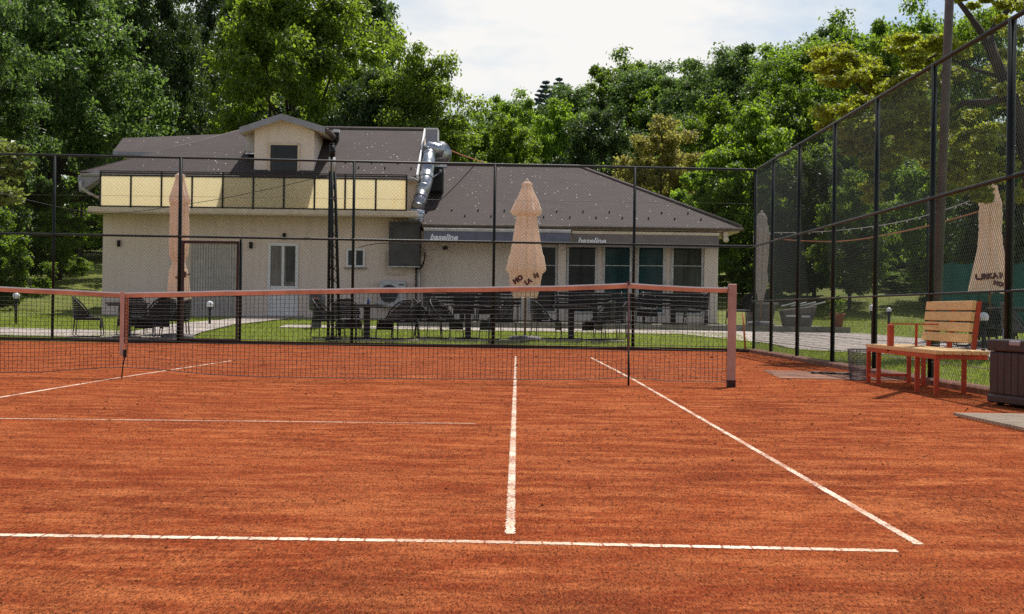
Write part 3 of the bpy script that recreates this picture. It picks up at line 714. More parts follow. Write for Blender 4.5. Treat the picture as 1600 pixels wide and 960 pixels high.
# ---- low wing with the glazed front
YG, YEW, YRW = 30.3, 29.6, 34.5
WX1 = at(1121, 430, YG).x
MB().box(1.32, YG, .2, WX1, 38.5, 3.02).build('wing_wall', M_WALL2, ch)
zew = at(900, 352.5, YEW).z; zrw = at(800, 259.5, YRW).z; XE = at(1160, 354, YEW).x; XRR = at(906, 262, YRW).x
b = MB()
roofpoly(b, [(1.36, YEW, zew), (XE, YEW, zew), (XRR, YRW, zrw), (1.36, YRW, zrw)], .06)
roofpoly(b, [(XE, YEW+.001, zew), (XE, 2*YRW-YEW, zew), (XRR, YRW+.001, zrw)], .06)
roofpoly(b, [(XE, 2*YRW-YEW-.001, zew), (1.36, 2*YRW-YEW, zew), (1.36, YRW+.001, zrw), (XRR, YRW+.001, zrw)], .06)
wr = b.build('wing_roof', M_ROOF, ch)
MB().prism([(1.4, YEW+.06, zew-.062), (XE-.06, YEW+.06, zew-.062), (XE-.06, 39, zew-.062), (1.4, 39, zew-.062)], (0, 0, -.06)).build('soffit', M_TRIM, wr)
MB().box(1.4, YEW+.3, zew-.2, WX1+.28, YG-.0, zew-.125).box(WX1+.002, YG, zew-.2, WX1+.28, 38, zew-.125).build('cornice', M_TRIM, wr)
gutter(1.38, XE+.02, YEW-.005, zew-.02, M_GUTTER, M_GUTLIP, 'gutter', wr)
sl = (zrw-zew)/(YRW-YEW)
b0 = None
for k, px in enumerate(np.arange(706, 1110, 20.5)):
    y_ = YEW+(.55 if k % 2 else 1.0); p = at(px, 330, y_); z = zew+sl*(y_-YEW)
    if b0 is None:
        b0 = MB().box(-.018, -.03, 0, .018, .03, .055).build('snow_guard', M_BLACK, wr); o = b0
    else:
        o = b0.copy(); COL.objects.link(o); o.parent = wr
    o.location = Vector((p.x, y_, z))
for k, px in enumerate(np.arange(540, 650, 20.5)):
    y_ = YE+(.5 if k % 2 else .9); p = at(px, 260, y_); z = ze+(zr-ze)/(YR-YE)*(y_-YE)
    o = b0.copy(); COL.objects.link(o); o.parent = rfm; o.location = Vector((p.x, y_, z))
MB().tube([(1.36, YRW, zrw+.0), (XRR, YRW, zrw+.0)], .07, 8).tube([(XRR, YRW, zrw+.0), (XE-.05, YEW+.05, zew+.03)], .06, 8).build('ridge_cap', M_CAP, wr)
MB().tube([(XLr, YR, zr), (XG-.02, YR, zr)], .07, 8).tube([(XLr, YR, zr-.03), (EL.x+.1, YE+.05, ze-.02)], .045, 8).build('ridge_cap', M_CAP, rfm)
# glazed bays
MB().box(at(842, 430, YG).x, YG-.005, 2.78, at(1105, 430, YG).x, YG-.001, 3.0).build('lintel', M_WALL2, ch)
for i, (pa_, pb_, mm) in enumerate(((826, 871, M_GLASS_D), (884.5, 933, M_GLASS_D), (941, 987, M_GLASS_T), (994, 1039, M_GLASS_T), (1048, 1099, M_GLASS_G))):
    framed('window', pa_, 383, pb_, 505, YG, .07, M_WHITE_DIRTY, mm, ch, trans=((.70, .012),), zb=TZ+.25, proud=.06)
for px0, px1 in ((871.5, 884), (1099.5, 1121)):
    x0, x1 = at(px0, 430, YG).x, at(px1, 430, YG).x; MB().box(x0, YG-.12, TZ, x1, YG-.002, 2.98).build('pillar', M_WALL2, ch, .008)
MB().box(at(826, 500, YG).x, YG-.03, TZ, at(1099, 500, YG).x, YG-.002, TZ+.248).build('plinth', M_WALL2, ch)
# awnings
def text_mesh(s, size, shear=0, off=.0, res=3, spacing=1.0):
    cu = bpy.data.curves.new('lettering', 'FONT'); cu.body = s; cu.size = size; cu.shear = shear; cu.offset = off; cu.resolution_u = res; cu.space_character = spacing
    cu.extrude = 0
    ob = bpy.data.objects.new('tmp', cu); COL.objects.link(ob)
    bpy.context.view_layer.update()
    me = bpy.data.meshes.new_from_object(ob.evaluated_get(bpy.context.evaluated_depsgraph_get()))
    V = [tuple(v.co) for v in me.vertices]; Fc = [tuple(p.vertices) for p in me.polygons]
    bpy.data.objects.remove(ob); bpy.data.meshes.remove(me)
    return V, Fc
def awning(px0, px1, pyt, pyb, Y, m, label_px, body_out, lit):
    x0, x1, z0, z1 = rect(px0, pyt, px1, pyb, Y)
    cs = MB().box(x0, Y-.02, z1-.085, x1, YG-.2, z1).build('awning', M_WHITE_DIRTY if lit else M_TRIM, ch, .01)
    MB().prism([(x0+.01, Y, z1-.09), (x1-.01, Y, z1-.09), (x1-.01, Y-body_out, z0), (x0+.01, Y-body_out, z0)], (0, .02, -.006)).build('awning_fabric', m, cs)
    nrm = Vector((0, -(z1-.09-z0), -body_out)).normalized()
    V, Fc = text_mesh('baseline', 1, .28, .032)
    w = max(v[0] for v in V)
    lx0 = at(label_px[0], (pyt+pyb)/2, Y).x; lx1 = at(label_px[1], (pyt+pyb)/2, Y).x; s = (lx1-lx0)/w
    zmid = z0+(z1-.09-z0)*.5-.02
    b = MB(); d = Vector((0, body_out, z1-.09-z0)).normalized(); cpt = Vector((lx0, Y-body_out*.5-.012, zmid-.30*s))
    b.add([cpt+Vector((v[0]*s, 0, 0))+d*(v[1]*s)-Vector((0, .03, 0)) for v in V], Fc)
    b.build('lettering', M_LETTER, cs)
    return cs
awning(662, 892, 358, 379.5, 29.25, M_AWN, (672, 716), .10, True)
awning(893, 1124, 362.5, 387, 29.55, M_AWN2, (902.5, 947), .03, False)
p = at(1131, 369, YG-.4); MB().box(p.x-.05, YG-.7, p.z-.05, p.x+.09, YG-.13, p.z+.12).tube([(p.x+.02, YG-.75, p.z-.12), (p.x+.06, YG-.2, p.z-.05)], .09, 8).build('eave_bracket', M_TRIM, ch, .02)
p = at(696, 388, YG-.15); cm_ = MB().obox((p.x, YG-.3, p.z), (.07, 0, .02), (0, .09, 0), (-.012, 0, .05)).tube([(p.x, YG-.2, p.z), (p.x+.02, YG-.002, p.z+.06)], .015, 6).build('floodlight', M_BLACK, ch)

# ------------------------------------------------------------------ lattice mast
p = G(521, 536); tp = at(519, 246, p.y)
lm = thing('lattice_mast', 'slender dark green lattice mast standing in front of the clubhouse door side', 'mast', (p.x, p.y, p.z))
zt = tp.z; legs = []
for k in range(3):
    a_ = 2*PI*k/3+.5; legs.append((Vector((p.x+.115*math.cos(a_)*1.25, p.y+.13*math.sin(a_), p.z)), Vector((tp.x+.05*math.cos(a_), p.y+.05*math.sin(a_), zt))))
for a_, c_ in legs: MB().tube([a_, c_], .032, 8).build('leg', M_DKGREEN, lm)
b = MB(); N = 16
for k in range(3):
    a0, a1 = legs[k]; c0, c1 = legs[(k+1) % 3]
    for i in range(N): b.tube([a0.lerp(a1, i/N), c0.lerp(c1, (i+1)/N)], .009, 4)
b.build('lacing', M_DKGREEN, lm)
MB().tube([(tp.x, p.y, zt-.3), (tp.x, p.y, zt)], .07, 12).build('collar', M_WHITE_DIRTY, lm)
MB().tube([(tp.x, p.y, zt+.002), (tp.x, p.y, at(519, 227, p.y).z)], .062, 12).tube([(tp.x, p.y, at(519, 227, p.y).z), (tp.x, p.y, at(519, 224, p.y).z)], .05, 12).build('lamp_head', M_BLACK, lm)
MB().box(p.x-.16, p.y-.14, p.z-.05, p.x+.16, p.y+.14, p.z+.12).build('foot', M_DKGREEN, lm, .01)

# ------------------------------------------------------------------ closed parasols
def parasol(base, px_prof, cap_prof, cx, s, k, label, m, texts=(), seed=1, pole_top=None, basem=True, lean=0, flap=.0):
    rnd = random.Random(seed); base = Vector(base)
    root = thing('closed_parasol', label, 'parasol', base, 'closed parasols around the court')
    zs = sorted(z for z, r in px_prof); ph = rnd.uniform(0, 6)
    def rad(prof, th, z):
        zz = [q[0] for q in prof][::-1]; rr = [q[1] for q in prof][::-1]
        if zz[0] > zz[-1]: zz, rr = zz[::-1], rr[::-1]
        R = float(np.interp(z, zz, rr)); t = (z-zz[0])/(zz[-1]-zz[0])
        fold = abs(math.cos(k*th/2+ph+.35*math.sin(3*t+seed)))**.7
        f2 = .5+.5*math.sin(3*th+2*t*3+seed*1.7)
        return R*(.60+.40*fold+.10*f2*(1-t))*(1+flap*math.cos(2*th)*(1 if t < .5 else .4))
    def skin(prof, nm, par, n=72, nz=44):
        zz = [q[0] for q in prof]; z_hi, z_lo = max(zz), min(zz); V = []; Fc = []
        for j in range(nz+1):
            z0 = z_hi+(z_lo-z_hi)*j/nz
            for i in range(n):
                th = 2*PI*i/n; z = z0 - (.035*s_m*abs(math.sin(k*th/2+ph)) if j == nz else 0)
                r = rad(prof, th, max(z0, z_lo)); V.append((base.x+r*math.cos(th), base.y+r*math.sin(th), z))
        for j in range(nz):
            for i in range(n): Fc.append((j*n+i, (j+1)*n+i, (j+1)*n+(i+1) % n, j*n+(i+1) % n))
        V2 = [Vector(v)-ORIG[root.name] for v in V]
        return npmesh(nm, V2, Fc, m, par, True)
    s_m = s*60
    cn = skin(px_prof, 'canopy', root)
    if cap_prof: skin(cap_prof, 'top_cap', root, nz=20)
    zt_ = max(q[0] for q in (cap_prof or px_prof))
    MB().tube([base+Vector((0, 0, .08)), Vector((base.x, base.y, zt_+.03))], .027, 10).build('pole', M_POLEW, root)
    MB().lathe(Vector((base.x, base.y, zt_)), [(-.01, .05), (.03, .03), (.05, .01)], 10).build('finial', m, root)
    if basem:
        MB().lathe(base, [(-.03, .34), (.07, .36), (.11, .33), (.13, .2), (.135, .05)], 20).build('base', M_STONE, root)
    for (tx, u0, z0, size, rot) in texts:
        V, Fc = text_mesh(tx, size, 0, .012, 4)
        w = max(v[0] for v in V); cr, sr = math.cos(rot), math.sin(rot); out = []
        for v in V:
            uu = (v[0]-w/2)*cr-v[1]*sr+u0; vv = (v[0]-w/2)*sr+v[1]*cr+z0
            best = 0; prev = None
            for q in range(0, 241):
                th = -PI+PI*q/240; rr_ = rad(px_prof, th, vv); X, Yv = rr_*math.cos(th), rr_*math.sin(th)
                if abs(X-uu) < .045: best = min(best, Yv)
            out.append(Vector((base.x+uu, base.y+best-.014, vv))-ORIG[root.name])
        me = bpy.data.meshes.new('lettering'); me.from_pydata(out, [], Fc); me.materials.append(M_MAROON)
        lo = bpy.data.objects.new('lettering', me); COL.objects.link(lo); lo.parent = cn
    return root
def prof(Y, cx, lst):
    s = (Y-CAM.y)/F
    return [(at(cx, y, Y).z, r*s) for y, r in lst]
p = G(821, 534); s = (p.y-CAM.y)/F
p.x = at(821.5, 430, p.y).x
zz = lambda y: at(821, y, p.y).z
parasol(p, prof(p.y, 821, [(331, 15), (345, 17), (380, 22), (410, 27), (423, 29.5), (428, 24), (445, 22), (464, 18)]), prof(p.y, 821, [(283, 3), (288, 9.5), (291, 7.5), (310, 15), (331, 23), (336, 19)]), 821, s, 8,
         'peach canvas parasol in front of the two awnings on a grey stone base', M_PARA,
         [('MO', -.14, zz(440), .14, .6), ('LA', .08, zz(443), .13, .5), ('M', .24, zz(434), .13, .35)], 3, flap=.10)
p = G(281, 531); s = (p.y-CAM.y)/F; p.x = at(279, 430, p.y).x
zz = lambda y: at(279, y, p.y).z
parasol(p, prof(p.y, 279, [(316, 13), (328, 17), (336, 15), (345, 16), (380, 16), (400, 15), (407, 10.5), (412, 10.5), (425, 15), (440, 16), (466, 19)]), prof(p.y, 279, [(271, 3), (275, 10), (278, 7), (295, 12), (312, 17), (320, 15)]), 279, s, 8,
         'peach canvas parasol tied at the waist beside the maroon gate', M_PARA, [('VIR', .16, zz(434), .16, .7)], 5)
p = G(1189, 508); p.y = min(p.y, 25.0); p = Vector((at(1189, 430, 24.6).x, 24.6, TZ))
zz = lambda y: at(1189, y, p.y).z
parasol(p, prof(p.y, 1189, [(336, 3), (345, 8), (362, 12), (370, 12.5), (400, 11.5), (425, 9), (436, 11), (452, 8), (470, 4)]), prof(p.y, 1189, [(332, 2), (336, 6), (342, 8.5), (346, 8)]), 1189, .016, 8,
         'greyish white parasol closed tight on the terrace behind the fence corner', M_PARAW, (), 8)
p = G(1548, 543); s = (p.y-CAM.y)/F; p.x = at(1547, 400, p.y).x
zz = lambda y: at(1547, y, p.y).z
parasol(p, prof(p.y, 1547, [(318, 17), (335, 19), (360, 18), (385, 20), (420, 26), (445, 30), (456, 31)]), prof(p.y, 1547, [(268, 3), (272, 9), (276, 7), (300, 12), (320, 18)]), 1547, s, 8,
         'peach canvas parasol half hidden under leaves beyond the right fence', M_PARA, [('URKA M', -.06, zz(436), .14, .1), ('MOJ', .06, zz(447), .11, -.25)], 11)
PR = p.copy()

# ------------------------------------------------------------------ garden furniture
def make_chair(m, label):
    t = thing('wicker_armchair', label, 'chair', (0, 0, 0), 'garden armchairs around the tables')
    b = MB(); b.box(-.26, -.27, .36, .26, .26, .42); b.build('seat', m, t, .02)
    # curved back and arms woven in horizontal bands: a U of bands, higher at the back
    b = MB()
    for j in range(9):
        z = .43+j*.047; pts = []; w = .021
        for i in range(25):
            u = i/24; a_ = -.15*PI+u*1.3*PI; lim = .42+.42*math.sin(min(max((u-.06)/.88, 0), 1)*PI)**.8
            if z > lim: continue
            fl = 1+.16*(z-.4)
            pts.append((.29*math.cos(a_)*fl, .04+.27*math.sin(a_)*fl, z))
        if len(pts) > 2:
            vs = []
            for q in pts:
                d = Vector((q[0], q[1]-.04, 0)).normalized()*.011; v_ = Vector(q)
                vs += [v_-d-Vector((0, 0, w)), v_+d-Vector((0, 0, w)), v_+d+Vector((0, 0, w)), v_-d+Vector((0, 0, w))]
            fs = []
            for i in range(len(pts)-1):
                for k in range(4): fs.append((i*4+k, (i+1)*4+k, (i+1)*4+(k+1) % 4, i*4+(k+1) % 4))
            fs += [(0, 1, 2, 3), tuple(len(vs)-4+k for k in (3, 2, 1, 0))]
            b.add(vs, fs)
    b.build('backrest', m, t)
    rim = []
    for i in range(25):
        u = i/24; a_ = -.15*PI+u*1.3*PI; z = min(.44+.42*math.sin(min(max((u-.06)/.88, 0), 1)*PI)**.8, .845); fl = 1+.16*(z-.4)
        rim.append((.292*math.cos(a_)*fl, .04+.272*math.sin(a_)*fl, z))
    MB().tube(rim, .017, 6).build('rim', m, t)
    b = MB()
    b.box(-.265, -.285, .2, .265, -.265, .36); b.build('apron', m, t)
    for sx in (-1, 1):
        x = sx*.27
        MB().tube([(x, -.27, .40), (x*1.06, -.30, .05), (x*1.06, -.26, .012), (x*1.06, .22, .012), (x*1.06, .28, .05), (x, .25, .45)], .012, 6).build('leg', M_STEEL if m is M_GREYWICK else M_BLACK, t)
    return t
chair0 = None
def place_chair(x, y, rz, label, m=None, z=None):
    global chair0
    z = g(x, y)+.03 if z is None else z
    if chair0 is None:
        chair0 = make_chair(M_WICKER, label); chair0.location = (x, y, z); chair0.rotation_euler = (0, 0, rz); return chair0
    return dup(chair0, (x, y, z), rz, label)
table0 = None
def place_table(x, y, label, z=None, rz=0, sc=1):
    global table0
    z = g(x, y)+.03 if z is None else z
    if table0 is None:
        table0 = thing('garden_table', label, 'table', (0, 0, 0), 'black garden tables')
        MB().box(-.40, -.40, .715, .40, .40, .745).build('tabletop', M_TABLE, table0, .006)
        MB().box(-.065, -.065, .03, .065, .065, .714).build('column', M_BLACK, table0, .006)
        MB().box(-.27, -.27, 0, .27, .27, .03).build('foot', M_BLACK, table0, .01)
        MB().box(-.36, -.36, .67, .36, .36, .712).build('subframe', M_BLACK, table0)
        table0.location = (x, y, z); table0.rotation_euler = (0, 0, rz); return table0
    return dup(table0, (x, y, z), rz, label, None, (sc, sc, 1))
def setting(px, py, desc, offs, rz=0):
    p = G(px, py); place_table(p.x, p.y, 'black square table ' + desc, rz=rz)
    pad = MB(); pad.box(p.x-1.15, p.y-.55, g(p.x, p.y)-.1, p.x+1.15, p.y+.5, g(p.x, p.y)+.028)
    o = pad.build('stone_slab', M_PAVE); o['kind'] = 'structure'
    for dx, dy, r, side in offs:
        z = g(p.x, p.y)+.03 if abs(dy) < .5 and abs(dx) < 1.1 else g(p.x+dx, p.y+dy)+.01
        place_chair(p.x+dx, p.y+dy, r, 'black wicker armchair ' + side + ' table ' + desc, z=z)
    return p
# chair front is -y; rz turns it
setting(199, 530, 'left of the gate parasol', [(-.85, .05, PI/2+.15, 'at the left end of'), (.62, -.25, -PI/2-.5, 'at the near right corner of'), (.98, .12, -PI/2+.3, 'turned away right of'), (-.1, .85, .1, 'on the far side of'), (.55, .8, -.15, 'on the far right of')], .05)
setting(573, 532, 'by the lattice mast', [(-.85, .0, PI/2-.2, 'at the left end of'), (-.5, .6, .3, 'on the far left of'), (.62, -.2, -PI/2-.55, 'at the near right corner of'), (.82, .25, -PI/2+.1, 'at the right end of')], -.05)
setting(731, 532, 'left of the stone parasol base', [(-.88, .1, PI/2+.1, 'at the left end of'), (-.5, -.1, PI/2-.5, 'drawn in left of'), (.66, -.25, -PI/2-.6, 'at the near right corner of')], .03)
setting(892, 533, 'right of the stone parasol base', [(-.55, .2, PI/2+.2, 'at the left end of'), (.62, -.2, -PI/2-.5, 'at the near right corner of'), (.9, .35, -PI/2+.2, 'at the right end of')], 0)
p = G(573, 532); zt = g(p.x, p.y)+.03+.747
ob = MB().lathe((p.x+.03, p.y-.1, zt), [(0, .03), (.09, .032), (.1, .015), (.13, .014)], 12).build('glass_bottle', M_BLUE); tag(ob, 'small blue glass bottle on the table by the lattice mast', 'bottle')
ob = MB().lathe((p.x-.06, p.y-.15, zt), [(0, .05), (.035, .055), (.036, .045)], 14).build('ashtray', M_WHITE); tag(ob, 'white ashtray beside the blue bottle on the mast table', 'ashtray')
ob = MB().lathe((p.x+.22, p.y-.12, zt), [(0, .04), (.04, .05), (.042, .04)], 14).build('small_bowl', M_WHITE_DIRTY); tag(ob, 'small pale bowl right of the blue bottle', 'bowl')
# long slatted benches on the terrace
def slat_bench(x, y, w, label, rz=0, z=TZ):
    t = thing('slatted_bench', label, 'bench', (x, y, z), 'dark slatted benches on the terrace')
    b = MB()
    for j in range(4): b.box(x-w/2, y+.20+j*.035, z+.47+j*.095, x+w/2, y+.225+j*.035, z+.545+j*.095)
    b.build('backrest', M_BLACK, t, .004)
    b = MB()
    for j in range(4): b.box(x-w/2, y-.26+j*.11, z+.41, x+w/2, y-.17+j*.11, z+.435)
    b.build('seat', M_BLACK, t, .004)
    for sx in (-w/2+.08, w/2-.08):
        MB().tube([(x+sx, y-.28, z), (x+sx, y-.22, z+.40), (x+sx, y+.18, z+.40)], .022, 6).build('leg', M_BLACK, t)
        MB().tube([(x+sx, y+.26, z), (x+sx, y+.19, z+.40), (x+sx, y+.35, z+.86)], .022, 6).build('leg', M_BLACK, t)
    return t
YT = 26.6
a_, b_ = at(664, 480, YT).x, at(814, 480, YT).x
slat_bench((a_+b_)/2, YT, b_-a_, 'long dark slatted bench against the plain wall under the first awning')
a_, b_ = at(1000, 480, YT).x, at(1106, 480, YT).x
slat_bench((a_+b_)/2, YT-.3, b_-a_, 'dark slatted bench at the right end of the glazed front')
a_, b_ = at(868, 480, YT).x, at(978, 480, YT).x
slat_bench((a_+b_)/2, YT+.4, b_-a_, 'dark slatted bench in front of the middle windows')
for px, lab in ((722, 'black terrace table in front of the plain wall bench'), (1052, 'black terrace table before the right end windows'), (930, 'black terrace table before the teal curtained windows')):
    q = at(px, 480, YT-.95); place_table(q.x, YT-.95, lab, TZ)
for px, Y_, r, lab in ((680, 25.5, PI/2+.3, 'black wicker armchair at the left end of the terrace by the wall pipes'), (762, 25.4, -PI/2, 'black wicker armchair on the terrace left of the parasol pole'), (1000, 25.5, PI/2, 'black wicker armchair on the terrace left of the end table'), (1088, 25.4, -PI/2-.2, 'black wicker armchair on the terrace by the corner pillar'), (725, 27.8, 0, 'black wicker armchair set against the plain wall'), (764, 27.8, 0, 'black wicker armchair against the plain wall nearest the parasol'), (1010, 27.9, 0, 'black wicker armchair against the teal window'), (1158, 25.2, -PI/2+.3, 'dark armchair past the building corner beside the orange broom')):
    q = at(px, 480, Y_); place_chair(q.x, Y_, r, lab, z=TZ)
# set beyond the right fence
p = PR; q = Vector((at(1580, 500, p.y-1.2).x, p.y-1.2, 0)); q.z = g(q.x, q.y)+.03
place_table(q.x, q.y, 'black table under the right parasol beyond the fence', q.z)
for px, dy, r, lab in ((1527, -.9, PI/2+.9, 'black wicker armchair left of the globe lamp beyond the right fence'), (1556, -.3, .5, 'black wicker armchair behind the globe lamp beyond the right fence'), (1506, .5, PI/2, 'black wicker armchair nearest the bench back beyond the right fence')):
    x = at(px, 500, p.y+dy).x; place_chair(x, p.y+dy, r, lab, z=g(x, p.y+dy)+.03)
gc = make_chair(M_GREYWICK, 'grey woven armchair above the brown storage box beyond the right fence'); x = at(1597, 500, 9.5).x
gc.location = (x, 9.5, g(x, 9.5)+.03); gc.rotation_euler = (0, 0, PI/2-.4)

# litter bin, globe lamps, pot, counters
p = G(495, 514); tb = thing('litter_bin', 'grey pedestal litter bin by the white door path', 'bin', p)
MB().lathe(p, [(0, .12), (.05, .11), (.42, .11), (.44, .19), (.82, .20), (.84, .17), (.86, .02)], 18).build('body', M_BIN, tb)
MB().box(p.x-.06, p.y-.215, p.z+.68, p.x+.06, p.y-.17, p.z+.74).build('slot', M_TERRA, tb)
def globe(px, py, Y, r_px, label, z=None):
    c = at(px, py, Y); gz = g(c.x, Y) if z is None else z; r = r_px*(Y-CAM.y)/F
    t = thing('globe_lamp', label, 'lamp', (c.x, Y, gz), 'white globe garden lamps')
    MB().sphere(c, r).build('globe', M_GLOBE, t)
    MB().tube([(c.x, Y, gz-.02), (c.x, Y, c.z-r*.85)], .03, 8).lathe((c.x, Y, c.z-r), [(-.04, .05), (.03, .06)], 10).build('stem', M_BLACK, t)
globe(25.5, 463, 21.5, 5.5, 'white globe lamp among the dark shrubs at the far left')
globe(328, 476, 22.5, 5.5, 'white globe lamp behind the maroon gate')
globe(1364, 482, 15.0, 6.2, 'white globe lamp beside the right fence post left of the bench')
globe(1389, 485, 19.0, 4.2, 'smaller globe lamp on the thin leaning stem beyond the fence')
globe(1537, 496, 7.5, 8.0, 'white globe lamp above the storage box corner')
p = G(1308, 524); fp = thing('flower_pot', 'terracotta flower pot with a leafy plant on the terrace end', 'plant pot', (p.x, 24.0, TZ)); px_ = at(1308, 510, 24.0).x
ORIG[fp.name] = Vector((px_, 24.0, TZ)); fp.location = (px_, 24.0, TZ)
MB().lathe((px_, 24, TZ), [(0, .13), (.3, .17), (.31, .20), (.36, .20), (.36, .17), (.33, .16)], 20).build('pot', M_TERRA, fp)
x0, x1, _, _ = rect(1172, 470, 1213, 508, 25.6)
ct = thing('bar_counter', 'grey brown stone counter under the greyish white parasol', 'counter', ((x0+x1)/2, 25.6, TZ))
zc = at(1190, 473, 25.6).z
MB().prism([(x0, 25.6, TZ), (x1-.12, 25.6, TZ), (x1, 25.6, zc-.06), (x0, 25.6, zc-.06)], (0, .7, 0)).build('body', M_STONEGREY, ct)
MB().box(x0-.03, 25.55, zc-.058, x1+.05, 26.35, zc).build('top', M_CONC, ct, .01)
x0, x1, _, _ = rect(1222, 470, 1277, 508, 25.8)
ct = thing('garden_sofa', 'brown garden sofa with sunlit white slats near the flower pot', 'sofa', ((x0+x1)/2, 25.8, TZ))
zc = at(1250, 476, 25.8).z
MB().prism([(x0+.1, 25.8, TZ), (x1-.15, 25.8, TZ), (x1, 25.8, zc-.03), (x0, 25.8, zc-.15)], (0, .6, 0)).build('body', M_STONEGREY, ct, .02)
b = MB()
for i in range(4): b.obox((x0+.2+i*.25, 25.95, zc-.0+i*.008), (.2, .0, .05), (0, .05, 0), (0, 0, .015))
b.box(x0+.1, 25.74, zc-.33, x0+.35, 25.79, zc-.28).box(x0+.5, 25.74, zc-.34, x0+.72, 25.79, zc-.29)
b.build('slat', M_WHITE, ct)
# broom leaning at the fence corner
p0 = at(1163.5, 547, 15.9); p1 = at(1162, 490, 15.8)
br = thing('court_broom', 'court broom with orange handle propped in the fence corner', 'broom', (p0.x, 15.85, 0))
MB().tube([(p0.x, 15.8, .05), (p1.x, 15.9, p1.z)], .02, 8).build('handle', mat('orange_wood', (.50, .17, .055), .6, .2), br)
MB().box(p0.x-.12, 15.74, 0, p0.x+.12, 15.86, .06).build('head', M_WOODKERB, br, .01)

# ------------------------------------------------------------------ bench, box, basket, mat on the right
bx0, bx1 = 8.165, 8.70
bn = thing('court_bench', 'orange steel bench with pale timber slats and backrest by the right fence', 'bench', (8.4, .2, 0))
yn, yf = -1.42, 1.80; zs = .445
b = MB(); n = 6; w = (bx1-bx0)/n
for i in range(n): b.box(bx0+i*w+.004, yn, zs-.04, bx0+(i+1)*w-.012, yf, zs)
b.build('seat', M_BENCH, bn, .004)
b = MB()
b.box(bx0+.01, yn+.03, zs-.085, bx0+.05, yf-.03, zs-.042).box(bx1-.06, yn+.03, zs-.085, bx1-.02, yf-.03, zs-.042)
for y_ in (yn+.03, -.6, 1.18, yf-.07): b.box(bx0+.052, y_, zs-.083, bx1-.062, y_+.04, zs-.043)
b.box(bx0+.02, yf-.065, .075, bx1-.03, yf-.035, .105); b.box(bx0+.02, 1.2, .072, bx0+.05, yf-.07, .10)
b.build('frame', M_ORANGE, bn)
for x_, y_ in ((bx0+.03, yn+.06), (bx0+.03, -.58), (bx0+.03, 1.21), (bx0+.03, yf-.06), (bx1-.04, -.62), (bx1-.04, 1.05), (bx1-.04, yf-.06)):
    MB().box(x_-.022, y_-.022, 0, x_+.022, y_+.022, zs-.086).build('leg', M_ORANGE, bn)
ybn, ybf = -.62, 1.28
b = MB(); lean = .22; zb0 = zs+.055
for j in range(4):
    zc = zb0+.055+j*.112; xc = bx1+.0+lean*(zc-zs)*.55
    b.obox((xc, (ybn+ybf)/2, zc), (0, (ybf-ybn)/2, 0), Vector((.13, 0, 1)).normalized()*.047, Vector((1, 0, -.13)).normalized()*.02)
b.build('backrest', M_BENCH, bn, .004)
for y_ in (ybn+.03, .35, ybf-.03):
    MB().prism([(bx1+.028, y_-.02, zs-.08), (bx1+.075, y_-.02, zs-.08), (bx1+.135, y_-.02, zs+.49), (bx1+.092, y_-.02, zs+.49)], (0, .04, 0)).build('back_support', M_ORANGE, bn)
ya = .62
MB().box(bx0+.01, ya-.02, zs-.06, bx0+.06, ya+.1, zs+.235).build('armrest', M_ORANGE, bn, .004)
MB().box(bx0+.02, ya+.01, zs+.236, bx1+.03, ya+.05, zs+.25).box(bx0+.3, ya+.015, zs, bx0+.325, ya+.04, zs+.235).build('armrest', M_ORANGE, bn)
# storage box
A_ = Vector((8.30, -2.72, 0)); B_ = Vector((8.50, -4.05, 0)); u = (B_-A_).normalized(); nrm = Vector((-u.y, u.x, 0)); Lb = (B_-A_).length; D = .5; H = .585
sb = thing('storage_box', 'dark brown resin storage box with panelled front at the right edge', 'storage box', (8.55, -3.3, 0))
b = MB(); c = (A_+B_)/2+nrm*D/2
b.obox(c+Vector((0, 0, .055+.21)), u*(Lb/2-.012), nrm*(D/2-.012), (0, 0, .21))
for i in range(9): b.obox(A_+u*(.07+(Lb-.14)*(i+.5)/9)+nrm*.006+Vector((0, 0, .285)), u*((Lb-.14)/18-.006), nrm*.008, (0, 0, .18))
b.build('body', M_BOX, sb, .008)
MB().obox(c+Vector((0, 0, .06)), u*(Lb/2+.004), nrm*(D/2+.004), (0, 0, .035)).build('skirt', M_BOX, sb, .012)
MB().obox(c+Vector((0, 0, .53)), u*(Lb/2+.006), nrm*(D/2+.008), (0, 0, .052)).build('lid', M_BOX, sb, .015, 2)
lt = MB().obox(A_+u*(Lb*.42)-nrm*.012+Vector((0, 0, .555)), u*.1, nrm*.012, (0, 0, .022)).build('latch', M_LATCH, sb, .008)
for q in (A_+u*.1+nrm*.08, A_+u*(Lb-.1)+nrm*.08, A_+u*.1+nrm*(D-.1), A_+u*(Lb-.1)+nrm*(D-.1)):
    MB().box(q.x-.03, q.y-.03, 0, q.x+.03, q.y+.03, .026).build('foot', M_BLACK, sb)
# waste basket
p = Vector((at(1341, 580, 2.35).x, 2.35, 0)); wb = thing('waste_basket', 'grey mesh waste basket behind the far end of the bench', 'basket', p)
b = MB(); R0, R1, H = .10, .128, .37
for i in range(44):
    a_ = 2*PI*i/44; a2 = a_+.0
    b.tube([(p.x+R0*math.cos(a_), p.y+R0*math.sin(a_), .01), (p.x+R1*math.cos(a2), p.y+R1*math.sin(a2), H)], .0026, 3, cap=False)
for j in range(16):
    t = j/15; R = R0+(R1-R0)*t; b.tube([(p.x+R*math.cos(2*PI*k/30), p.y+R*math.sin(2*PI*k/30), .01+(H-.01)*t) for k in range(31)], .0026, 3, cap=False)
b.build('wire_body', M_BASKET, wb)
MB().tube([(p.x+R1*math.cos(2*PI*k/30), p.y+R1*math.sin(2*PI*k/30), H) for k in range(31)], .008, 6).build('rim', M_BASKET, wb)
MB().lathe(p, [(0, R0), (.012, R0)], 24).build('bottom', M_BASKET, wb)
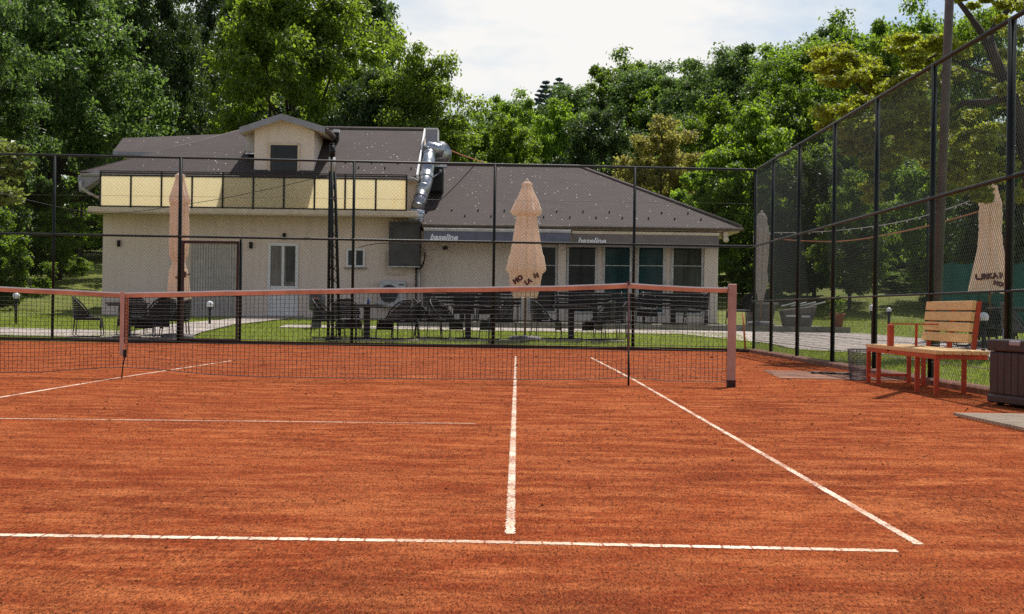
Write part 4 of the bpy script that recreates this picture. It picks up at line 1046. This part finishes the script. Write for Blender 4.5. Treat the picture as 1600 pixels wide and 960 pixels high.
# slatted mat
mt = thing('slatted_mat', 'beige slatted duckboard mat lying on the clay below the storage box', 'mat', (8, -5.5, 0))
b = MB(); y_ = -4.62
while y_ > -6.9: b.box(7.50-(.03*(y_+4.6)), y_-.034, .012, 8.75, y_, .034); y_ -= .075
b.build('slat', M_MAT, mt)
MB().box(7.60, -6.9, .003, 7.64, -4.62, .011).box(8.2, -6.9, .003, 8.24, -4.62, .011).box(8.65, -6.9, .003, 8.69, -4.62, .011).build('runner', M_BLACK, mt)
o = MB().add([(7.3, 2.5, .004), (8.72, 2.3, .004), (8.72, 5.0, .004), (7.5, 5.3, .004)], [(0, 1, 2, 3)]).build('concrete_pad', M_PAD); o['kind'] = 'structure'
b = MB(); q = [at(1268, 581, 4.1), at(1278, 579, 4.2), at(1292, 578, 4.2), at(1300, 580.5, 4.0), at(1310, 580, 4.05), at(1330, 582, 3.9)]
b.tube([(v.x, v.y, .018) for v in q], .013, 6); ho = b.build('garden_hose', M_BLACK); tag(ho, 'short black hose lying on the dusty pad by the right fence', 'hose')
# teal windscreen beyond the right fence, cables
tw = thing('windscreen_fence', 'teal tarpaulin windscreen hung on posts far right behind the garden chairs', 'fence', (15, 17, 0))
pts = [at(1450, 450, 18.5), at(1640, 450, 17.0), at(1800, 450, 16)]
for a_, b_ in zip(pts, pts[1:]):
    d = (b_-a_).normalized(); d.z = 0; V = []; n_ = 40
    for j in range(2):
        for i in range(n_+1):
            q = a_.lerp(b_, i/n_); w = .05*math.sin(i*.9)+.03*math.sin(i*2.3)
            V.append((q.x-15, q.y-17+w, g(q.x, q.y)+(.35 if j == 0 else 1.72-.05*abs(math.sin(i*PI/8)))))
    npmesh('screen_cloth', V, [(i, i+1, n_+2+i, n_+1+i) for i in range(n_)], M_TEAL, tw, True)
for i in range(5):
    q = pts[0].lerp(pts[2], i/4); MB().tube([(q.x, q.y+.1, g(q.x, q.y)-.1), (q.x, q.y+.1, 3.4)], .03, 8).build('post', M_FENCE, tw)
def cable(nm, pxs, Ys, r, m, label, bulbs=False):
    P = [at(x, y, Y) for (x, y), Y in zip(pxs, Ys)]; t = thing(nm, label, 'cable', P[0])
    xs_ = np.linspace(0, len(P)-1, 60); 
    def cr(i):
        k = min(int(i), len(P)-2); f = i-k; p_ = [P[max(k-1, 0)], P[k], P[k+1], P[min(k+2, len(P)-1)]]
        return .5*((2*p_[1])+(p_[2]-p_[0])*f+(2*p_[0]-5*p_[1]+4*p_[2]-p_[3])*f*f+(3*p_[1]-p_[0]-3*p_[2]+p_[3])*f**3)
    Q = [cr(i) for i in xs_]; MB().tube(Q, r, 5).build('line', m, t)
    if bulbs:
        b = MB()
        for q in Q[2::3]: b.sphere(q-Vector((0, 0, .03)), .018, 6)
        b.build('bulbs', M_WHITE, t)
pr = PR
cable('orange_cable', [(1195, 372), (1260, 377), (1330, 376), (1430, 358), (1530, 331)], [24.6, 22.5, 20, 17, pr.y], .013, M_RED_CABLE, 'orange cable sagging from the greyish parasol to the right peach parasol')
cable('string_lights', [(1195, 364), (1270, 363), (1350, 356), (1420, 344), (1495, 322), (1545, 300)], [24.6, 22.5, 20, 17, pr.y+.5, pr.y+.1], .009, M_PALECABLE, 'pale string of garden lights strung above the orange cable', True)
cable('roof_cable', [(696, 232), (722, 243), (760, 256)], [YD2+.6, 33, 36], .02, M_RED_CABLE, 'tan cable running from the roof fan housing to the trees')
cable('wall_cable', [(560, 387), (590, 381), (640, 381), (663, 381)], [16.55, 16.55, 16.5, 16.5], .008, M_BLACK, 'thin black cable tied under the middle fence rail')
cable('balcony_wire', [(-10, 300), (155, 333), (300, 318), (400, 300), (500, 277), (519, 272)], [17.5, 17.8, 18, 18, 18, 18], .006, M_BLACK, 'thin dark wire strung from the lattice mast across the balcony')

# ------------------------------------------------------------------ trees
L_DARK = leaf_mat('maple_leaf', (.066, .106, .018), (.28, .44, .026), tw=.5); L_MID = leaf_mat('lime_leaf', (.084, .130, .020), (.34, .52, .030), tw=.5)
L_BRIGHT = leaf_mat('bright_leaf', (.105, .160, .024), (.37, .54, .034), tw=.5); L_YEL = leaf_mat('yellow_brown_leaf', (.250, .235, .060), (.58, .56, .11), tw=.5)
L_LOC = leaf_mat('locust_leaf', (.185, .215, .026), (.50, .56, .040), .35, .5); L_BLUE = leaf_mat('spruce_needle', (.10, .145, .165), (.10, .15, .15), .25, .3)
L_FAR = leaf_mat('distant_leaf', (.070, .110, .036), (.18, .30, .05), tw=.5)
L_MID2 = leaf_mat('fresh_maple_leaf', (.098, .142, .026), (.36, .52, .036), .38, .5, .38)
L_SHADE = leaf_mat('shaded_leaf', (.034, .056, .016), (.09, .15, .018), .4, .35)  # shade of the deep foliage put into a darker, less translucent leaf colour
def leaves(C, Rb, n_per, L0, flat=.6, rng=RNG, upb=.9, droop=.25):
    """C: (n,3) clump centres, Rb: (n,) radii -> leaf quads"""
    n = len(C); k = n_per; idx = np.repeat(np.arange(n), k); N = n*k
    d = rng.normal(size=(N, 3)); d /= np.linalg.norm(d, axis=1, keepdims=True)
    r = Rb[idx]*(rng.random(N)**.5)
    # ragged clump outline
    r *= 1+.35*np.sin(d[:, 0]*5+idx*1.7)*np.sin(d[:, 1]*4+idx*.6)
    P = C[idx]+d*r[:, None]*np.array([1, 1, flat])
    nrm = rng.normal(size=(N, 3))*.62+d*.35+np.array([0, 0, upb]); nrm /= np.linalg.norm(nrm, axis=1, keepdims=True)
    t = rng.normal(size=(N, 3)); t -= nrm*(t*nrm).sum(1)[:, None]; t /= np.linalg.norm(t, axis=1, keepdims=True); t[:, 2] -= droop; 
    t /= np.linalg.norm(t, axis=1, keepdims=True)
    s = np.cross(nrm, t); Lf = L0*rng.uniform(.6, 1.35, N)[:, None]
    V = np.stack([P-t*Lf*.5, P+s*Lf*.33+t*Lf*.05-nrm*Lf*.08, P+t*Lf*.55, P-s*Lf*.33+t*Lf*.05-nrm*Lf*.08], 1).reshape(-1, 3)
    Fq = np.arange(N*4).reshape(N, 4)
    return V, Fq
def crown_clumps(R, z0, z1, n, rng, inner=.35, shape='round'):
    C = []; Rb = []
    zc = (z0+z1)/2; hz = (z1-z0)/2
    for i in range(n):
        while True:
            d = rng.normal(size=3); d /= np.linalg.norm(d)
            rr = rng.uniform(inner, 1.08)**.6
            p = d*rr
            if p[2] < -.85: continue
            break
        w = 1.0
        if shape == 'round': w = 1-.18*max(0, p[2])
        lob = 1+.22*math.sin(3*math.atan2(p[1], p[0])+n)+.10*math.sin(5*p[2]+2*math.atan2(p[1], p[0]))
        C.append((p[0]*R*w*lob, p[1]*R*w*lob, zc+p[2]*hz*(1+.05*rng.normal()))); Rb.append(R*rng.uniform(.11, .27))
    return np.array(C), np.array(Rb)
def limbs(H, R, z0, C, rng, r0, n=10):
    b = MB(); lean = rng.normal(size=2)*.03*H
    top = Vector((lean[0], lean[1], H*.72))
    tr = [Vector((0, 0, -.3)), Vector((0, 0, z0*.5)), Vector((lean[0]*.3, lean[1]*.3, H*.35)), Vector((lean[0]*.7, lean[1]*.7, H*.55)), top]
    b.tube(tr, [r0*1.25, r0, r0*.75, r0*.45, r0*.15], 8)
    for i in rng.choice(len(C), min(n, len(C)), replace=False):
        c = Vector(C[i]); t = rng.uniform(.25, .7); st_ = tr[1].lerp(tr[3], t)
        mid = st_.lerp(c, .5)+Vector(rng.normal(size=3)*.06*R)+Vector((0, 0, -.04*H))
        b.tube([st_, mid, c], [r0*.42, r0*.25, r0*.07], 6)
    return b
PROTO = {}
def proto(key, H, R, z0, n, n_per, leaf, mt, r0, flat=.6, seed=1, inner=.35, upb=.9):
    rng = np.random.default_rng(seed)
    C, Rb = crown_clumps(R, z0, H*.95, n, rng, inner)
    V, Fq = leaves(C, Rb, n_per, leaf, flat, rng, upb)
    PROTO[key] = dict(H=H, R=R, V=V, F=Fq, mat=mt, limbs=limbs(H, R, z0, C, rng, r0), me=None, tm=None)
proto('A', 17, 6.2, 2.6, 210, 330, .26, L_DARK, .38, .55, 3)
proto('A2', 16, 5.6, 2.0, 200, 320, .26, L_MID, .34, .5, 9)
proto('B', 14, 5.0, 1.6, 170, 290, .27, L_FAR, .30, .7, 5)
proto('C', 9.5, 3.8, .7, 160, 280, .22, L_BRIGHT, .2, .5, 7)
proto('C2', 10, 4.2, .6, 160, 280, .22, L_MID, .2, .6, 17)
proto('S', 13, 5.0, 1.6, 70, 260, .25, L_DARK, .26, .6, 21, .5)
proto('G', 2.6, 1.7, .1, 50, 260, .14, L_MID, .05, .7, 13, .3)
def tree(key, px, depth, py_top, w_px, label, m=None, name='broadleaf_tree', group='trees behind the clubhouse', dz=0):
    pr = PROTO[key]; Y = depth+CAM.y; top = at(px, py_top, Y); z0 = g(top.x, Y)+dz
    R = w_px/2*depth/F; sz = (top.z-z0)/pr['H']; sr = R/(pr['R']*1.12)
    root = thing(name, label, 'bush' if key == 'G' else 'tree', (top.x, Y, z0), group)
    if pr['me'] is None:
        t = pr['limbs'].build('trunk', M_TRUNK); pr['tm'] = t; t.parent = root
        c = npmesh('crown', pr['V'], pr['F'], pr['mat']); c.parent = root; pr['me'] = c
    else:
        t = pr['tm'].copy(); COL.objects.link(t); t.parent = root
        c = pr['me'].copy(); COL.objects.link(c); c.parent = root
    if m is not None and m is not pr['mat']:
        c.material_slots[0].link = 'OBJECT'; c.material_slots[0].material = m
    root.rotation_euler = (0, 0, random.uniform(0, 2*PI)); root.scale = (sr, sr, sz)
    return root
TREES = [
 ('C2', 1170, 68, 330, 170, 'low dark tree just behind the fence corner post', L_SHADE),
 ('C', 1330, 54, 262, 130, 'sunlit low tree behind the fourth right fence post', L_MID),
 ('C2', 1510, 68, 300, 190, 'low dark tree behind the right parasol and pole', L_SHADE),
 ('C2', 90, 74, 300, 200, 'low dark tree behind the left fence post', L_DARK),
 ('A2', 1010, 108, 92, 200, 'broad shaded tree filling the skyline behind the yellow-brown one', L_FAR),
 ('A', 1100, 100, 84, 220, 'broad dark tree on the skyline left of the spreading tree', L_FAR),
 ('A2', 1205, 98, 58, 230, 'broad skyline tree over the fence corner', L_DARK),
 ('A', 1290, 104, 30, 240, 'broad tree just left of the highest skyline tree', L_FAR),
 ('A2', 900, 110, 128, 170, 'broad distant tree at the right foot of the sky gap', L_FAR),
 ('C2', 1120, 76, 140, 200, 'dark leafy tree between the yellow-brown tree and the fence corner', L_DARK),
 ('C2', 1240, 70, 120, 200, 'dark leafy tree above the first right fence bays', L_DARK),
 ('A', 40, 88, -60, 260, 'tall tree deep behind the upper left corner trees', L_DARK),
 ('A2', 165, 92, -80, 240, 'tall tree glimpsed between the two left giants', L_DARK),
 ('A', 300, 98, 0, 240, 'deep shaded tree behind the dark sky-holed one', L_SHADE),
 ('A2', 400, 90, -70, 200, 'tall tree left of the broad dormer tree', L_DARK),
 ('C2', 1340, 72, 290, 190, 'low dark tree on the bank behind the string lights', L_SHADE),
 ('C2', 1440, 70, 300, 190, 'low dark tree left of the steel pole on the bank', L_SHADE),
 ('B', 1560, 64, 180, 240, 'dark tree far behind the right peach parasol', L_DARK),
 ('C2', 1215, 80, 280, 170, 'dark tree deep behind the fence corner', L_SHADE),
 ('A', 95, 60, -95, 330, 'huge dark green tree filling the upper left corner', None),
 ('A2', -40, 53, -30, 250, 'big leafy tree cut by the left picture edge', L_MID),
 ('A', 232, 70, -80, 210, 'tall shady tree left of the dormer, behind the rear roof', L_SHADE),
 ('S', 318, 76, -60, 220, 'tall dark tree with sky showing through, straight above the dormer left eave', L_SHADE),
 ('A2', 470, 63, -95, 300, 'broad green tree rising above the dormer roof', L_MID2),
 ('A', 560, 70, -70, 210, 'tall dark tree at the edge of the open sky', None),
 ('A2', 655, 58, 62, 210, 'leafy tree drooping beside the roof duct', L_MID2),
 ('C2', 575, 58, 95, 190, 'mid green tree behind the right half of the main roof', L_MID),
 ('B', 800, 118, 130, 130, 'distant rounded tree low under the sky gap', L_FAR),
 ('B', 735, 85, 168, 130, 'shaded tree right of the roof duct', L_FAR),
 ('C2', 795, 84, 172, 150, 'fresh green tree over the left end of the wing ridge', L_BRIGHT),
 ('C', 868, 88, 150, 140, 'bushy green tree over the middle of the wing ridge', L_BRIGHT),
 ('C2', 935, 80, 162, 150, 'dense green tree just left of the yellow-brown one', L_MID),
 ('B', 975, 112, 68, 170, 'tall dark dome-shaped tree on the skyline right of the gap', L_FAR),
 ('B', 1065, 104, 88, 150, 'dark skyline tree between the dome-shaped tree and the right woods', L_FAR),
 ('A', 1150, 94, 55, 210, 'spreading tree above the white parasol on the right skyline', None),
 ('A2', 1245, 90, 62, 190, 'green skyline tree right of the spreading tree', L_DARK),
 ('B', 1330, 100, 8, 230, 'highest tree of the right skyline', L_FAR),
 ('B', 1425, 96, -15, 210, 'tall tree behind the grey steel pole', L_FAR),
 ('C2', 1385, 80, 40, 170, 'bright green tree peeping over the locust', L_BRIGHT),
 ('A', 1545, 78, -10, 250, 'tall green tree behind the leaning locust trunk', L_MID),
 ('C', 1030, 64, 176, 165, 'yellow-brown tree above the right end of the wing roof', L_YEL),
 ('C', 1185, 58, 160, 200, 'bright green tree behind the fence corner', L_BRIGHT),
 ('C', 1105, 60, 240, 150, 'low bright tree over the wing eave corner', L_BRIGHT),
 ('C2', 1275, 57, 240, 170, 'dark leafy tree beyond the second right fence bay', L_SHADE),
 ('B', 1360, 66, 170, 220, 'dark tree filling the third right fence bay', L_DARK),
 ('C2', 1470, 56, 215, 190, 'dark tree behind the bench backrest', L_DARK),
 ('A', 1400, 84, 120, 250, 'shaded tree deep behind the locust branches', L_DARK),
 ('C2', 1590, 46, 170, 230, 'leafy tree at the right edge behind the peach parasol', L_MID),
 ('C2', 40, 58, 260, 190, 'dark shade tree behind the far left fence bay', L_DARK),
 ('C2', -50, 50, 300, 180, 'dark bushy tree at the left edge below the big crowns', L_DARK),
 ('S', 128, 72, 250, 160, 'slender tree beside the clubhouse left wall', L_BRIGHT),
 ('C', 1240, 74, 300, 190, 'mid green tree low beyond the terrace counter', L_MID),
 ('C', 200, 78, 150, 190, 'green understorey tree behind the rear roof', L_MID),
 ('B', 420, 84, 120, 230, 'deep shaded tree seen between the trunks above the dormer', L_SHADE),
]
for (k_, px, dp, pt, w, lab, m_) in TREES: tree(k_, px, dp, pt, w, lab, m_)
for px, dp, pt, w, lab, m_ in ((1195, 56, 400, 110, 'rounded dark shrub right of the greyish parasol', L_DARK), (1262, 58, 395, 110, 'dark shrub behind the garden sofa', L_DARK), (1345, 62, 400, 120, 'dense shrub behind the nearer globe lamp', L_DARK), (1440, 62, 395, 130, 'dense shrub behind the steel pole', L_DARK), (1520, 58, 385, 130, 'dense shrub between bench back and right parasol', L_DARK), (1590, 56, 390, 120, 'dense shrub at the right edge over the windscreen', L_DARK), (25, 50, 385, 120, 'shady shrub behind the left globe lamp', L_DARK), (105, 62, 395, 90, 'sunlit shrub left of the clubhouse corner', L_BRIGHT), (1148, 58, 405, 80, 'sunlit shrub just past the building corner', L_BRIGHT), (1228, 62, 420, 90, 'shrub behind the stone counter', L_DARK), (1400, 60, 425, 110, 'shrub on the lawn behind the thin globe lamp', L_MID), (1300, 64, 415, 110, 'shrub on the sunny bank behind the flower pot', L_BRIGHT), (1470, 54, 430, 80, 'shrub left of the teal windscreen', L_DARK), (1325, 76, 395, 140, 'dark shrub at the top of the sunny bank', L_DARK), (60, 74, 400, 130, 'dark shrub under the big left tree', L_DARK), (1180, 66, 385, 110, 'dark shrub behind the greyish white parasol', L_DARK)):
    tree('G', px, dp, pt, w, lab, m_, 'garden_shrub', 'shrubs along the lawn')
# sprig of light leaves at left edge: a near tree
def custom_tree(name, label, base, trunks, clumps, per, leaf, m, flat=.5, seed=3, upb=.7, group='trees behind the clubhouse'):
    rng = np.random.default_rng(seed); root = thing(name, label, 'tree', base, group)
    b = MB()
    for pts, rs in trunks: b.tube(pts, rs, 10)
    b.build('trunk', M_TRUNK, root)
    C = np.array([c[:3] for c in clumps]); Rb = np.array([c[3] for c in clumps])
    V, Fq = leaves(C, Rb, per, leaf, flat, rng, upb); V = V-np.array(ORIG[root.name])
    npmesh('crown', V, Fq, m, root)
    return root
Yn = 21.0; cl = []
rr_ = random.Random(5)
for k in range(34):
    px, py = rr_.uniform(-60, 24), rr_.uniform(215, 318); c = at(px, py, Yn+rr_.uniform(-.8, .8)); cl.append((c.x, c.y, c.z, rr_.uniform(.18, .36)))
for px, py in ((34, 232), (42, 258), (30, 275), (22, 245)): c = at(px, py, Yn); cl.append((c.x, c.y, c.z, .16))
bs = gp(-70, Yn)
custom_tree('young_tree', 'light yellow-green young tree reaching in at the left edge', bs, [([bs-Vector((0, 0, .2)), bs+Vector((.1, 0, 1.6)), at(-40, 300, Yn), at(-10, 240, Yn)], [.09, .07, .05, .02]), ([at(-40, 300, Yn), at(-5, 280, Yn), at(20, 260, Yn)], [.04, .025, .01])], cl, 110, .13, leaf_mat('young_leaf', (.17, .21, .05), (.34, .42, .07), .3, .45))
# locust tree leaning over the right fence
Yl = 10.0
tb_ = gp(1650, Yl-.6)
T1 = [tb_-Vector((0, 0, .3)), at(1632, 430, Yl-.4), at(1606, 250, Yl-.2), at(1580, 150, Yl), at(1556, 95, Yl+.1), at(1545, 55, Yl+.2)]
T2 = [at(1556, 95, Yl+.1), at(1530, 45, Yl+.3), at(1505, 12, Yl+.5), at(1480, -20, Yl+.7)]
T3 = [at(1580, 150, Yl), at(1545, 160, Yl-.1), at(1505, 161, Yl), at(1490, 172, Yl), at(1468, 188, Yl+.1), at(1430, 195, Yl+.2), at(1380, 172, Yl+.4), at(1335, 128, Yl+.7), at(1312, 95, Yl+.9)]
T4 = [at(1560, 120, Yl+.1), at(1520, 108, Yl+.4), at(1466, 84, Yl+.5), at(1400, 120, Yl+.6), at(1350, 118, Yl+.8)]
T5 = [at(1545, 55, Yl+.2), at(1575, 15, Yl+.2), at(1610, -40, Yl+.1)]
cl = []
def spray(n, x0, x1, y0, y1, r0, r1, ya=Yl+.5, dy=1.2):
    for _ in range(n):
        px, py = rr_.uniform(x0, x1), rr_.uniform(y0, y1); c = at(px, py, ya+rr_.uniform(-dy, dy)); cl.append((c.x, c.y, c.z, rr_.uniform(r0, r1)))
spray(26, 1282, 1370, 72, 132, .16, .30); spray(26, 1290, 1420, 130, 215, .16, .30); spray(36, 1400, 1510, 55, 190, .15, .30); spray(30, 1320, 1450, 190, 250, .14, .28)
spray(26, 1440, 1560, 170, 290, .14, .28); spray(22, 1560, 1640, -20, 240, .15, .3); spray(8, 1480, 1560, -30, 10, .12, .22); spray(16, 1480, 1620, 250, 312, .14, .26, Yl-.3, .8); spray(8, 1350, 1400, 250, 330, .12, .2)
custom_tree('locust_tree', 'yellow-green locust with a thick leaning trunk over the right fence', tb_, [(T1, [.19, .16, .13, .12, .09, .06]), (T2, [.085, .06, .045, .03]), (T3, [.075, .06, .055, .05, .045, .035, .028, .02, .012]), (T4, [.04, .03, .022, .018, .01]), (T5, [.06, .05, .03])], cl, 380, .075, L_LOC, .42, 31, .6, 'trees beyond the right fence')
# conifers far away
def spruce(px, py, depth, w_px, label):
    Y = depth+CAM.y; top = at(px, py, Y); z0 = g(top.x, Y); H = top.z-z0; R = w_px/2*depth/F*5.5
    root = thing('blue_spruce', label, 'tree', (top.x, Y, z0), 'distant spruces'); rng = np.random.default_rng(int(px))
    MB().tube([(top.x, Y, z0-.3), (top.x, Y, top.z)], [.25, .03], 8).build('trunk', M_TRUNK, root)
    C = []; Rb = []
    for l in range(26):
        t = (l+.5)/26; r1 = (R*(1-t)**.9)+.12; nb = 7
        for k in range(nb):
            a_ = 2*PI*(k+rng.random())/nb
            for q in range(4):
                r = r1*(q+.6)/4*rng.uniform(.85, 1.1); C.append((r*math.cos(a_), r*math.sin(a_), H*(.12+.88*t)+r*.12)); Rb.append(.10+.20*(1-t)*(1-q/5))
    V, Fq = leaves(np.array(C), np.array(Rb), 40, .26, .35, rng, .4); npmesh('crown', V, Fq, L_BLUE, root)
spruce(853, 126, 150, 34, 'left blue spruce tip on the skyline'); spruce(874, 121, 150, 26, 'right blue spruce tip on the skyline')
# plant in the pot
C = np.array([(0, 0, .5), (.08, 0, .62), (-.08, .02, .6), (.02, -.05, .75)]); V, Fq = leaves(C, np.array([.13, .1, .1, .08]), 45, .1, 1.0, RNG, .4)
npmesh('plant', V, Fq, L_BRIGHT, fp)
# parked cars glimpsed far left
for px, py, Y_, lab, w in ((90, 403, 62, 'white car glimpsed under the left trees', 4.0), (140, 405, 62, 'silver car glimpsed beside the clubhouse corner', 3.6)):
    c = at(px, py, Y_); z0 = g(c.x, Y_); t = thing('parked_car', lab, 'car', (c.x, Y_, z0), 'cars glimpsed behind the left fence')
    P = [(-2.0, .35), (-2.0, .8), (-1.1, .95), (-.7, 1.42), (.7, 1.45), (1.3, .98), (2.0, .85), (2.05, .35)]
    MB().prism([(c.x+x*w/4, Y_-.85, z0+z) for x, z in P], (0, 1.7, 0)).build('body', M_CARW, t, .08, 2)
    MB().prism([(c.x+x*w/4, Y_-.865, z0+z) for x, z in ((-.95, .98), (-.6, 1.36), (.62, 1.38), (1.1, 1.0))], (0, .012, 0)).build('window', M_GLASS_D, t)
    for sx in (-1.25, 1.25): MB().tube([(c.x+sx*w/4, Y_-.87, z0+.32), (c.x+sx*w/4, Y_-.65, z0+.32)], .32, 18).build('wheel', M_BLACK, t)

# ------------------------------------------------------------------ grass blades
def blades(n, x0, x1, y0, y1, h):
    x = RNG.uniform(x0, x1, n); y = RNG.uniform(y0, y1, n); keep = np.ones(n, bool)
    for i in range(n):
        X, Y = x[i], y[i]
        if 1.1 < X < 12.4 and 23.2 < Y < 31: keep[i] = False
        if -7.8 < X < 1.2 and Y > 28.1: keep[i] = False
        if Y < by(X)+.05 and X < 8.95: keep[i] = False
        if X < 9.05 and Y < 16.1: keep[i] = False
        if -1.5 < X < 12.3 and 21.5 < Y < 22.95: keep[i] = False
        if X > 9.3:
            if np.interp(Y, [-6, 2, 9, 14.5, 18.6, 21.2], [12.3, 12, 11.3, 10.3, 9.6, 8]) < X < np.interp(Y, [-6, 5, 12, 18, 22.6, 23], [15.2, 14.8, 14.2, 13.6, 12.3, 8]) and Y < 23: keep[i] = False
        if Y < 20.3 and X < -5 and Y > 18: keep[i] = False
        if np.interp(Y, [17, 19.5, 29.9], [-4.6, -4.4, -3.1]) < X < np.interp(Y, [17, 19.5, 29.9], [-2.9, -2.9, -1.9]): keep[i] = False
    x, y = x[keep], y[keep]; n = len(x)
    z = np.array([g(a_, c_) for a_, c_ in zip(x, y)]); a_ = RNG.uniform(0, 2*PI, n); hh = h*RNG.uniform(.5, 1.4, n); w = .007
    dx, dy = np.cos(a_)*w, np.sin(a_)*w
    lx, ly = RNG.normal(size=n)*.5*hh, RNG.normal(size=n)*.5*hh
    V = np.stack([np.stack([x-dx, y-dy, z-.01], -1), np.stack([x+dx, y+dy, z-.01], -1), np.stack([x+lx, y+ly, z+hh], -1)], 1).reshape(-1, 3)
    return V
V = np.concatenate([blades(90000, -14, 9.6, 16.3, 23, .06), blades(30000, 9.0, 14, -4, 18, .07), blades(12000, -9, 1.2, 23, 28.2, .06), blades(16000, 12, 22, 15, 40, .12), blades(12000, -22, -8, 18, 50, .12)])
gr = npmesh('grass', V, np.arange(len(V)).reshape(-1, 3), M_BLADE); gr['kind'] = 'stuff'

# ------------------------------------------------------------------ light and sky
SUN = Vector((.22, .50, 1)).normalized()
el = math.asin(SUN.z); az = math.atan2(SUN.x, SUN.y)
sl_ = bpy.data.lights.new('sun', 'SUN'); sl_.energy = 5.0; sl_.angle = math.radians(.53); sl_.color = (1, .95, .88)
so = bpy.data.objects.new('sun', sl_); COL.objects.link(so); so.rotation_euler = SUN.to_track_quat('Z', 'Y').to_euler(); so.location = (0, 0, 30)
W = bpy.data.worlds.new('World'); SC.world = W; W.use_nodes = True; nt = W.node_tree; bg = nt.nodes['Background']
sky = nd(nt, 'ShaderNodeTexSky', sky_type='NISHITA', sun_disc=False, sun_elevation=el, sun_rotation=az, air_density=1.0, dust_density=1.2)
tc = nd(nt, 'ShaderNodeTexCoord'); mp = nd(nt, 'ShaderNodeMapping'); mp.inputs['Scale'].default_value = (1, 1, 2.6); mp.inputs['Location'].default_value = (.35, .2, .1)
L(nt, tc.outputs['Generated'], mp.inputs[0])
cf = ramp(nt, noise(nt, mp.outputs[0], 4.2, 7, .55), [(.40, .05), (.56, 1.)])
sx_ = nd(nt, 'ShaderNodeSeparateXYZ'); L(nt, tc.outputs['Generated'], sx_.inputs[0])
cf = mix(nt, ramp(nt, sx_.outputs[2], [(.26, 0.), (.55, .8)]), cf, (0, 0, 0))
colr = mix(nt, cf, sky.outputs[0], (8.5, 8.4, 8.2)); L(nt, colr, bg.inputs[0]); bg.inputs[1].default_value = .1
SC.view_settings.view_transform = 'Standard'; SC.view_settings.look = 'None'; SC.view_settings.exposure = .16; SC.view_settings.gamma = 1
SC.cycles.use_denoising = False
SC.cycles.max_bounces = 8; SC.cycles.transparent_max_bounces = 8
try: SC.cycles.denoiser = 'OPENIMAGEDENOISE'
except Exception: pass
